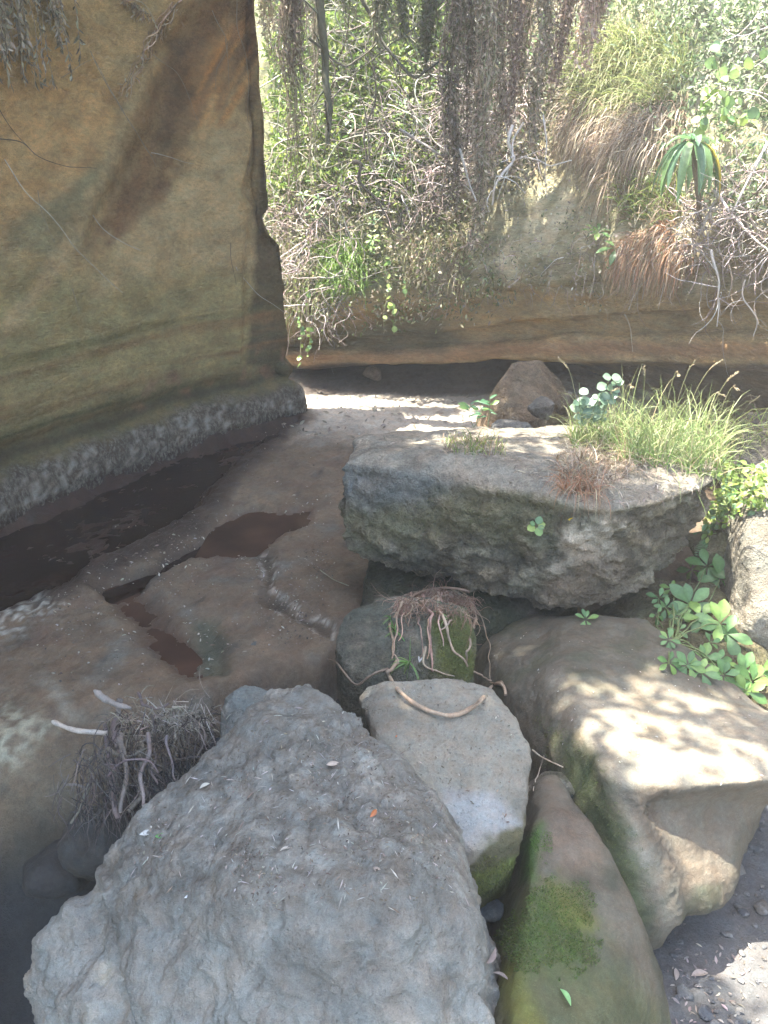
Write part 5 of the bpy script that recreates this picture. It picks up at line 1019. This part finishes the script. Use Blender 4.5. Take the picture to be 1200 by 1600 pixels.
g = Geo(); m = len(P); P2 = P + N * rng.uniform(.01, .10, (m, 1)); g.leaves(P2, unit(rng.normal(0, .7, (m, 3)) + [0, -.3, -.1]), unit(rng.normal(0, .4, (m, 3)) + [0, -.5, .8]), rng.uniform(.03, .065, m), rng.uniform(.02, .04, m), cpick(YGREEN + [(.16, .26, .12)], m)); o = g.build('leafy_creeper', M['leaf']); tag(o, 'low leafy creeper around the ferns at the right end of the great boulder', 'creeper', kind='stuff')
h, n_ = hit(887, 812, None, .012); o = put_leaf(YL, 'fallen_leaf', h, (1, 0, .1), (0, -1, .4), .07); tag(o, 'single bright yellow leaf stuck on the face of the great boulder', 'leaf')

def moss(poly, n, cols, lab, L_=(.004, .010), only=None, soft=18):
    poly_ = np.array(poly, float); x0, y0 = poly_.min(0) - soft; x1, y1 = poly_.max(0) + soft; X = rng.uniform(x0, x1, n * 4); Y_ = rng.uniform(y0, y1, n * 4)
    sd_ = polysd(X, Y_, poly_) + 60 * fbm(np.stack([X / 60, Y_ / 60, X * 0], 1), 1, 3) + 34 * fbm(np.stack([X / 14, Y_ / 14, X * 0], 1), 1, 2); k = np.where(sd_ < 0)[0][:n]; P = []; N = []
    for x, y in zip(X[k], Y_[k]):
        h, nn = hit(x, y, only)
        if abs(h[1]) < 6: P.append(h); N.append(nn)
    P = np.array(P); N = np.array(N); m = len(P); g = Geo(); g.blades(P - N * .001, unit(N + rng.normal(0, .6, (m, 3))), rng.uniform(*L_, m), rng.uniform(.0015, .0035, m), rng.uniform(0, .8, m), cpick(cols, m, .4), seg=2)
    o = g.build('moss', M['dry']); return tag(o, lab, 'moss', kind='stuff')
moss([(800, 1440), (850, 1370), (905, 1380), (925, 1470), (900, 1520), (840, 1520), (790, 1480)], 9000, [(.06, .12, .02), (.09, .15, .025), (.045, .08, .02), (.12, .14, .03)], 'fuzzy green moss on the flank of the long mossy rock', only=['mossy_rock'])
moss([(815, 1320), (845, 1280), (840, 1360), (820, 1390)], 1500, [(.06, .13, .02), (.09, .16, .025)], 'strip of bright moss in the gap beside the flat-topped boulder')
moss([(740, 1370), (820, 1330), (805, 1405), (745, 1412)], 2500, [(.09, .10, .03), (.12, .13, .03), (.07, .07, .03)], 'olive moss under the chin of the flat-topped boulder', only=['flat_topped_boulder'])
moss([(670, 985), (745, 950), (748, 1055), (690, 1050)], 2500, [(.10, .11, .03), (.14, .14, .04), (.07, .08, .03)], 'olive moss on the right of the boulder under the roots', only=['root_boulder'], L_=(.006, .014))
moss([(850, 1130), (930, 1180), (1010, 1380), (1000, 1450), (930, 1330), (870, 1230)], 2500, [(.08, .11, .03), (.11, .13, .04)], 'thin moss on the shaded flank of the saddle rock', only=['saddle_rock'])
moss([(640, 790), (700, 775), (860, 775), (850, 830), (700, 825), (560, 850)], 1300, [(.13, .14, .06), (.17, .17, .075), (.10, .10, .05)], 'moss patches on the face of the great boulder', only=['great_boulder'], L_=(.008, .02), soft=10)
# --- root clump on the dark boulder
rt = thing('root_clump', hit(680, 1040, None)[0], 'clump of pale bare roots draped over the dark mossy boulder', 'roots')
def pr_(x, y, b=.03): return hit(x, y, None, b)[0]
RO = (.34, .255, .18)
roots = [([(735, 925), (700, 918), (660, 925), (630, 945), (618, 985), (612, 1030)], .011), ([(625, 940), (613, 975), (612, 1010), (620, 1040)], .010), ([(660, 930), (672, 960), (676, 1000), (672, 1040), (680, 1052)], .012), ([(685, 925), (690, 960), (705, 1000), (730, 1040), (770, 1065)], .011),
         ([(700, 925), (712, 945), (708, 970), (690, 985)], .010), ([(720, 925), (742, 950), (760, 990), (768, 1060)], .006), ([(745, 965), (735, 1000), (725, 1030), (745, 1055), (790, 1070)], .009), ([(700, 920), (735, 945), (745, 975)], .009), ([(690, 925), (688, 965), (690, 1010)], .008),
         ([(640, 930), (655, 975), (660, 1010), (655, 1035)], .006), ([(668, 1010), (665, 1035), (685, 1050), (710, 1055)], .008), ([(645, 925), (630, 960), (625, 1000)], .006), ([(680, 930), (668, 975), (666, 1030)], .007), ([(655, 940), (700, 930), (725, 935), (745, 955)], .007)]
for pts, r in roots:
    P = [pr_(x, y, .05 + .05 * math.sin(i * 1.7 + pts[0][0])) for i, (x, y) in enumerate(pts)]; g = Geo(); g.tube(curve(P, 34, .02, 9), r * .85, r * .32, cvar(RO, 1, .3)[0], 6); g.build('root', M['bark'], rt, smooth=True)
g = Geo(); n = 1000; sx = rng.uniform(620, 742, n); sy = 920 + np.abs(rng.normal(0, 14, n)) + .0035 * (sx - 680) ** 2; st_ = np.array([pr_(a, b, .05) for a, b in zip(sx, sy)]); scribble(g, st_, unit(rng.normal(0, .5, (n, 3)) + [0, -.3, -.7]), (6, 20), .012, .0018, [(.26, .16, .11), (.2, .125, .09), (.34, .25, .18)], .7, .2)
g.build('rootlets', M['bark'], rt, kind='stuff')
P = np.array([pr_(x, y, .02) for x, y in [(617, 985)] * 10 + [(640, 1035)] * 14 + [(610, 965)] * 6 + [(700, 965)] * 5]); g = Geo(); m = len(P); g.blades(P, unit(rng.normal(0, .6, (m, 3)) + [-.3, -.5, .3]), rng.uniform(.07, .16, m), np.full(m, .008), rng.uniform(.5, 1.2, m), cpick([(.12, .24, .06), (.18, .28, .08)], m)); g.build('grass_blades', M['leaf'], rt, kind='stuff')
def vine(pts, r0, r1, lab, col=RO, back=.015, name='root', cat='root', wob=.004, n=40, only=None):
    P = [hit(x, y, only, back)[0] for x, y in pts]; g = Geo(); g.tube(curve(P, n, wob, 12), r0, r1, col, 7); o = g.build(name, M['bark'], smooth=True); return tag(o, lab, cat)
vine([(622, 1030), (612, 1046), (606, 1048), (610, 1060), (622, 1078), (645, 1098), (675, 1112), (705, 1118), (735, 1108), (755, 1090), (768, 1072), (782, 1068), (789, 1076), (790, 1086)], .010, .009, 'thick smooth root looping across the flat-topped boulder', back=.028)
vine([(606, 1045), (580, 1055), (560, 1070), (545, 1060), (525, 1035), (512, 1030), (508, 1015)], .006, .004, 'thin root trailing left into the pool', back=.03, col=(.2, .15, .11))
vine([(832, 1172), (850, 1185), (880, 1198)], .004, .003, 'pale straw bridging from the flat-topped boulder to the wedged stone', back=.05, col=(.48, .4, .3), name='straw', cat='straw')
vine([(850, 1180), (842, 1205), (833, 1235)], .003, .002, 'thin pale straw leaning beside the wedged stone', back=.05, col=(.45, .38, .3), name='straw', cat='straw')
vine([(500, 890), (520, 905), (545, 915)], .004, .003, 'thin straw across the dark hollow under the great boulder', back=.06, col=(.25, .24, .17), name='straw', cat='straw')
# --- flood debris in the left gap
db = thing('flood_debris', PZ(230, 1200, -.2), 'dark tangled bundle of flood-borne twigs and straw caught left of the foreground boulder', 'debris')
D0 = lambda x, y, Y: PY(x, y, Y)
for pts, r in [([(180, 1130, 2.6), (182, 1180, 2.4), (178, 1230, 2.25), (185, 1280, 2.15)], .018), ([(165, 1140, 2.6), (172, 1200, 2.4), (180, 1260, 2.2)], .012), ([(222, 1150, 2.55), (222, 1200, 2.35), (212, 1250, 2.2), (200, 1275, 2.15)], .015), ([(190, 1090, 2.75), (185, 1120, 2.7), (170, 1150, 2.55)], .014), ([(240, 1160, 2.5), (240, 1200, 2.35), (246, 1225, 2.25)], .006), ([(150, 1220, 2.35), (130, 1260, 2.25), (110, 1290, 2.2)], .008), ([(100, 1225, 2.4), (130, 1235, 2.35), (135, 1270, 2.25)], .007), ([(195, 1150, 2.38), (200, 1200, 2.22), (190, 1270, 2.1)], .013), ([(235, 1150, 2.36), (228, 1205, 2.2), (222, 1262, 2.08)], .010), ([(265, 1150, 2.42), (262, 1190, 2.3), (272, 1215, 2.22)], .006), ([(170, 1165, 2.36), (195, 1180, 2.3), (236, 1172, 2.34)], .009), ([(175, 1215, 2.2), (205, 1190, 2.2), (245, 1215, 2.2)], .005), ([(300, 1120, 2.45), (318, 1150, 2.4), (308, 1180, 2.36)], .005), ([(215, 1090, 2.62), (240, 1110, 2.5), (262, 1100, 2.5)], .007)]:
    g = Geo(); g.tube(curve([D0(*p) for p in pts], 22, .03, 8), r, r * .6, cvar((.15, .13, .115), 1, .25)[0], 6); g.build('woody_root', M['bark'], db, smooth=True)
g = Geo(); n = 560; st_ = np.array([D0(rng.uniform(160, 335), rng.uniform(1112, 1190), rng.uniform(2.4, 2.65)) for _ in range(n)]); scribble(g, st_, unit(rng.normal(0, .7, (n, 3)) + [0, 0, -.4]), (5, 14), .016, .0022, [(.07, .06, .052), (.13, .11, .095), (.05, .043, .04), (.2, .175, .14)], .6, .25)
n = 500; st_ = np.array([D0(rng.normal(185, 40), rng.uniform(1170, 1270), rng.uniform(2.15, 2.4)) for _ in range(n)]); scribble(g, st_, unit(rng.normal(0, .5, (n, 3)) + [0, 0, -.8]), (5, 14), .018, .0022, [(.08, .07, .065), (.13, .115, .105), (.05, .045, .045)], .5, .3)
g.build('twigs', M['bark'], db, kind='stuff')
g = Geo(); n = 420; P = np.array([D0(rng.normal(275, 32), rng.normal(1128, 16), rng.uniform(2.42, 2.6)) for _ in range(n)]); g.blades(P, unit(rng.normal(0, .8, (n, 3)) + [0, -.2, -.1]), rng.uniform(.03, .09, n), rng.uniform(.002, .005, n), rng.uniform(0, .8, n), cpick([(.34, .31, .25), (.26, .235, .19), (.2, .18, .15)], n), seg=3); g.build('straw', M['dry'], db, kind='stuff')
n = 12; g = Geo(); scribble(g, np.array([D0(rng.uniform(190, 330), rng.uniform(1085, 1130), 2.6) for _ in range(n)]), unit(rng.normal(0, .6, (n, 3)) + [.1, 0, 1.0]), (6, 12), .016, .002, [(.3, .27, .22)], .3, .1); g.build('thin_stalks', M['bark'], db, kind='stuff')
def stick(pts, rr, lab, col): g = Geo(); C = curve([D0(*p) for p in pts], 20, .006, 10); g.tube(C, np.interp(np.linspace(0, 1, 20), [0, .08, .5, 1], rr), 0, col, 7); return tag(g.build('stick', M['bark'], smooth=True), lab, 'stick')
stick([(82, 1127, 2.55), (105, 1138, 2.52), (135, 1144, 2.5), (168, 1146, 2.5)], [.004, .010, .011, .010], 'pale bleached stick pointing left out of the flood debris', (.36, .325, .28))
stick([(146, 1078, 2.72), (165, 1092, 2.68), (185, 1103, 2.62), (205, 1106, 2.6)], [.006, .013, .013, .008], 'grey thicker stick on top of the flood debris', (.24, .215, .19))
# --- stones on the gravel
st_mesh = []
for i in range(5):
    r = np.random.default_rng(60 + i); q = [tuple(unit(r.normal(size=3)) * r.uniform(.75, 1.1) * np.array([1, .75, .5])) for _ in range(16)]
    V, Nn, F = blob_mesh([q], .16, 2, 1); V = V + Nn * (.05 * fbm(V, 2, 3, off=i))[:, None]; o = mk('tmp', V, F, M['porous'], mixc(np.tile([[.11, .112, .112], [.16, .155, .145], [.09, .092, .098], [.19, .175, .155], [.13, .115, .10]][i], (len(V), 1)), (.2, .19, .18), sst(0, .5, fbm(V, 2, 3))), np.zeros(len(V)), origin=(0, 0, 0)); st_mesh.append(o.data); bpy.data.objects.remove(o)
def stone(x, y, s, lab, grp=None, mi=None, sink=.25):
    h = hit(x, y, ['bed']); o = bpy.data.objects.new('stone', st_mesh[rng.integers(5) if mi is None else mi]); COL.objects.link(o); o.location = (h[0][0], h[0][1], h[0][2] + s * sink); o.scale = (s, s, s * rng.uniform(.7, 1.1)); o.rotation_euler = (rng.normal(0, .2), rng.normal(0, .2), rng.uniform(0, 6.28)); return tag(o, lab, 'stone', grp)
stone(1180, 1328, .06, 'rounded blue-grey stone near the right edge on the gravel', mi=0); stone(1152, 1360, .055, 'angular pale stone at the foot of the saddle rock', mi=3); stone(1155, 1330, .05, 'brownish wedge stone touching the saddle rock', mi=4); stone(1190, 1420, .06, 'brown flat stone at the right edge, halfway down the gravel', mi=4); stone(1163, 1430, .04, 'grey stone between the brown flat one and the lit foot', mi=2)
stone(1185, 1285, .05, 'small grey stone high up at the right edge', mi=2); stone(1070, 1555, .05, 'round grey cobble by the lower end of the mossy rock', mi=0); stone(1100, 1585, .05, 'grey cobble at the bottom edge right of the mossy rock', mi=2)
n = 0
while n < 120:
    x, y = rng.uniform(1045, 1215), rng.uniform(1255, 1610)
    h = cast((0, 0, CAM_H), ray(x, y))
    if h is None or h[3] != 'bed' or h[0][2] > -.38 or polysd(np.array([x]), np.array([y]), [(1065, 1450), (1130, 1440), (1120, 1510), (1060, 1515)])[0] < 0: continue
    stone(x, y, .006 + .022 * rng.random() ** 3, 'small loose grey pebble on the shaded gravel at the lower right', 'pebbles on the gravel'); n += 1
# --- leaf litter
def litter(name, poly, n, sizes, cols, lab, clusters=None, only=None, mat='dry', flat=.25, wid=(.22, .45), keep=None):
    P = []; N = []; poly_ = np.array(poly, float); x0, y0 = poly_.min(0); x1, y1 = poly_.max(0); tries = 0
    while len(P) < n and tries < n * 6:
        tries += 1
        if clusters and rng.random() < .7: cx, cy, s_ = clusters[rng.integers(len(clusters))]; x, y = rng.normal(cx, s_), rng.normal(cy, s_)
        else: x, y = rng.uniform(x0, x1), rng.uniform(y0, y1)
        if polysd(np.array([x]), np.array([y]), poly_)[0] > 0: continue
        h, nn = hit(x, y, only, .004)
        if nn[2] < .35: continue
        P.append(h); N.append(nn)
    P = np.array(P); N = np.array(N); m = len(P); g = Geo(); D = rng.normal(size=(m, 3)); D = unit(D - N * (D * N).sum(1)[:, None] + N * rng.normal(0, flat, (m, 1)))
    L_ = rng.uniform(*sizes, m); g.leaves(P + N * .002, D, unit(N + rng.normal(0, .25, (m, 3))), L_, L_ * rng.uniform(*wid, m), cpick(cols, m, .3), fold=.3); o = g.build(name, M[mat]); return tag(o, lab, 'leaf litter', kind='stuff')
LITC = [(.17, .13, .10), (.24, .195, .15), (.11, .085, .065), (.34, .31, .27), (.09, .075, .06)]
FGP = [(340, 1180), (450, 1080), (550, 1110), (690, 1240), (740, 1400), (600, 1420), (400, 1420), (200, 1380), (230, 1270)]
litter('leaf_litter', FGP, 1500, (.004, .015), LITC, 'crumbs of dry leaves caught in the hollows of the foreground boulder', clusters=[(640, 1255, 28), (570, 1160, 20), (500, 1195, 26), (390, 1340, 16), (400, 1400, 30), (540, 1270, 40), (370, 1220, 26), (240, 1310, 22), (580, 1330, 30), (690, 1330, 30), (470, 1300, 40)], only=['foreground_boulder'])
litter('leaf_litter', FGP, 260, (.012, .04), [(.2, .15, .11), (.36, .33, .29), (.13, .10, .08), (.42, .4, .37)], 'needle-thin dry bits scattered over the foreground boulder', only=['foreground_boulder'], wid=(.06, .12))
litter('leaf_litter', [(570, 1070), (780, 1075), (820, 1180), (790, 1290), (700, 1230), (600, 1160)], 110, (.006, .018), LITC, 'few dry crumbs on the flat-topped boulder', only=['flat_topped_boulder'])
litter('leaf_litter', [(560, 690), (900, 668), (1100, 740), (1080, 775), (940, 790), (860, 765), (760, 715)], 900, (.02, .07), [(.3, .25, .19), (.4, .35, .28), (.2, .16, .12)], 'straw and dry grass stems lying on top of the great boulder', only=['great_boulder'], wid=(.06, .14))
litter('leaf_litter', [(0, 830), (480, 650), (520, 720), (510, 1000), (330, 1050), (120, 1080), (0, 1010)], 420, (.012, .036), [(.36, .33, .27), (.24, .2, .16), (.16, .12, .09), (.44, .41, .36)], 'scattered small pale dry leaves on the stream bed', only=['bed'], clusters=[(450, 950, 30), (410, 890, 20), (200, 990, 30), (330, 1010, 25), (230, 860, 40), (120, 950, 40), (280, 870, 30), (470, 800, 20), (390, 870, 16)])
litter('grit', [(0, 840), (480, 650), (540, 700), (510, 1000), (330, 1050), (120, 1080), (0, 1060)], 1500, (.006, .018), [(.12, .10, .08), (.20, .17, .14), (.07, .06, .05), (.3, .27, .23)], 'small grit and stone crumbs strewn over the stream bed', only=['bed'], clusters=[(450, 950, 30), (120, 950, 50), (280, 870, 40), (430, 660, 20), (300, 800, 50), (500, 880, 20)], wid=(.6, .9), mat='smooth')
litter('leaf_litter', [(440, 610), (740, 620), (720, 680), (600, 690), (450, 680)], 260, (.03, .09), [(.36, .31, .25), (.24, .2, .16), (.16, .13, .10)], 'dead leaves on the far sunlit stream bed', only=['bed'])
litter('leaf_litter', [(750, 1000), (900, 970), (1200, 1110), (1200, 1220), (960, 1230), (850, 1180)], 140, (.006, .016), [(.4, .36, .3), (.5, .46, .4), (.2, .16, .12)], 'tiny pale crumbs on the saddle rock', only=['saddle_rock'])
litter('leaf_litter', [(1040, 1480), (1200, 1480), (1200, 1600), (1050, 1600)], 90, (.012, .035), [(.36, .31, .27), (.22, .18, .15)], 'dry leaf bits on the gravel at the lower right', only=['bed'])
for i, (x, y, s, cc, lab, a) in enumerate([(578, 1277, .030, (.42, .15, .06), 'single orange dead leaf on the foreground boulder', .9), (242, 1307, .030, (.10, .26, .07), 'fallen green leaf on the left slope of the foreground boulder', .1), (218, 1304, .035, (.5, .5, .46), 'silvery leaf just left of the fallen green leaf', .2), (437, 1330, .034, (.50, .46, .40), 'pale curled leaf in the middle of the foreground boulder', .4),
        (288, 1403, .022, (.62, .62, .60), 'white leaf scrap low on the foreground boulder', .3), (583, 1355, .030, (.34, .29, .24), 'brown curled leaf right of the middle of the foreground boulder', -.8), (312, 1232, .03, (.42, .40, .33), 'bleached leaf on the upper left slope of the foreground boulder', .7), (510, 1195, .035, (.42, .34, .27), 'long tan leaf near the top of the foreground boulder', .1), (230, 1345, .028, (.45, .44, .40), 'pale leaf near the left shoulder of the foreground boulder', 1.2),
        (618, 1152, .010, (.5, .14, .05), 'tiny orange fleck on the flat-topped boulder', 1.0), (875, 1545, .045, (.22, .42, .16), 'fallen pale green leaf on the mossy rock', -1.1), (760, 1505, .05, (.28, .22, .20), 'purplish dead leaf in the gap beside the mossy rock', .8), (770, 1520, .045, (.32, .26, .23), 'second purplish dead leaf in the gap beside the mossy rock', -.4), (1056, 1532, .045, (.45, .38, .32), 'broad tan leaf standing at the foot of the mossy rock', 1.2), (1080, 1525, .06, (.44, .36, .30), 'curled tan leaf on the gravel right of the mossy rock', .2), (655, 1035, .05, (.5, .5, .48), 'whitish dry leaf lying under the root clump', 1.3)]):
    me = leaf_mesh('fallen_leaf', lambda t: .2 * math.sin(math.pi * t) ** .8 if 0 < t < 1 else .01, fold=.7, bend=.2, cols=cc); h, n_ = hit(x, y, None, .008); o = put_leaf(me, 'fallen_leaf', h, unit([math.cos(a), math.sin(a), .15]), unit(n_ + [0, 0, .1]), s * 1.3); tag(o, lab, 'leaf')
# ------------------------------------------------------------------ haze
bm = bmesh.new(); bmesh.ops.create_cube(bm, size=1); me = bpy.data.meshes.new('haze'); bm.to_mesh(me); bm.free()
hz = bpy.data.objects.new('haze', me); COL.objects.link(hz); hz.scale = (44, 48, 20); hz.location = (0, 4, 8.0); tag(hz, kind='stuff')
hm = bpy.data.materials.new('haze'); hm.use_nodes = True; hm.node_tree.nodes.clear(); ho = hm.node_tree.nodes.new('ShaderNodeOutputMaterial'); hv = hm.node_tree.nodes.new('ShaderNodeVolumePrincipled')
hv.inputs['Color'].default_value = (1, .955, .87, 1); hv.inputs['Density'].default_value = 0.0055; hm.node_tree.links.new(hv.outputs[0], ho.inputs['Volume']); me.materials.append(hm)
print('veg done', len(S.objects))
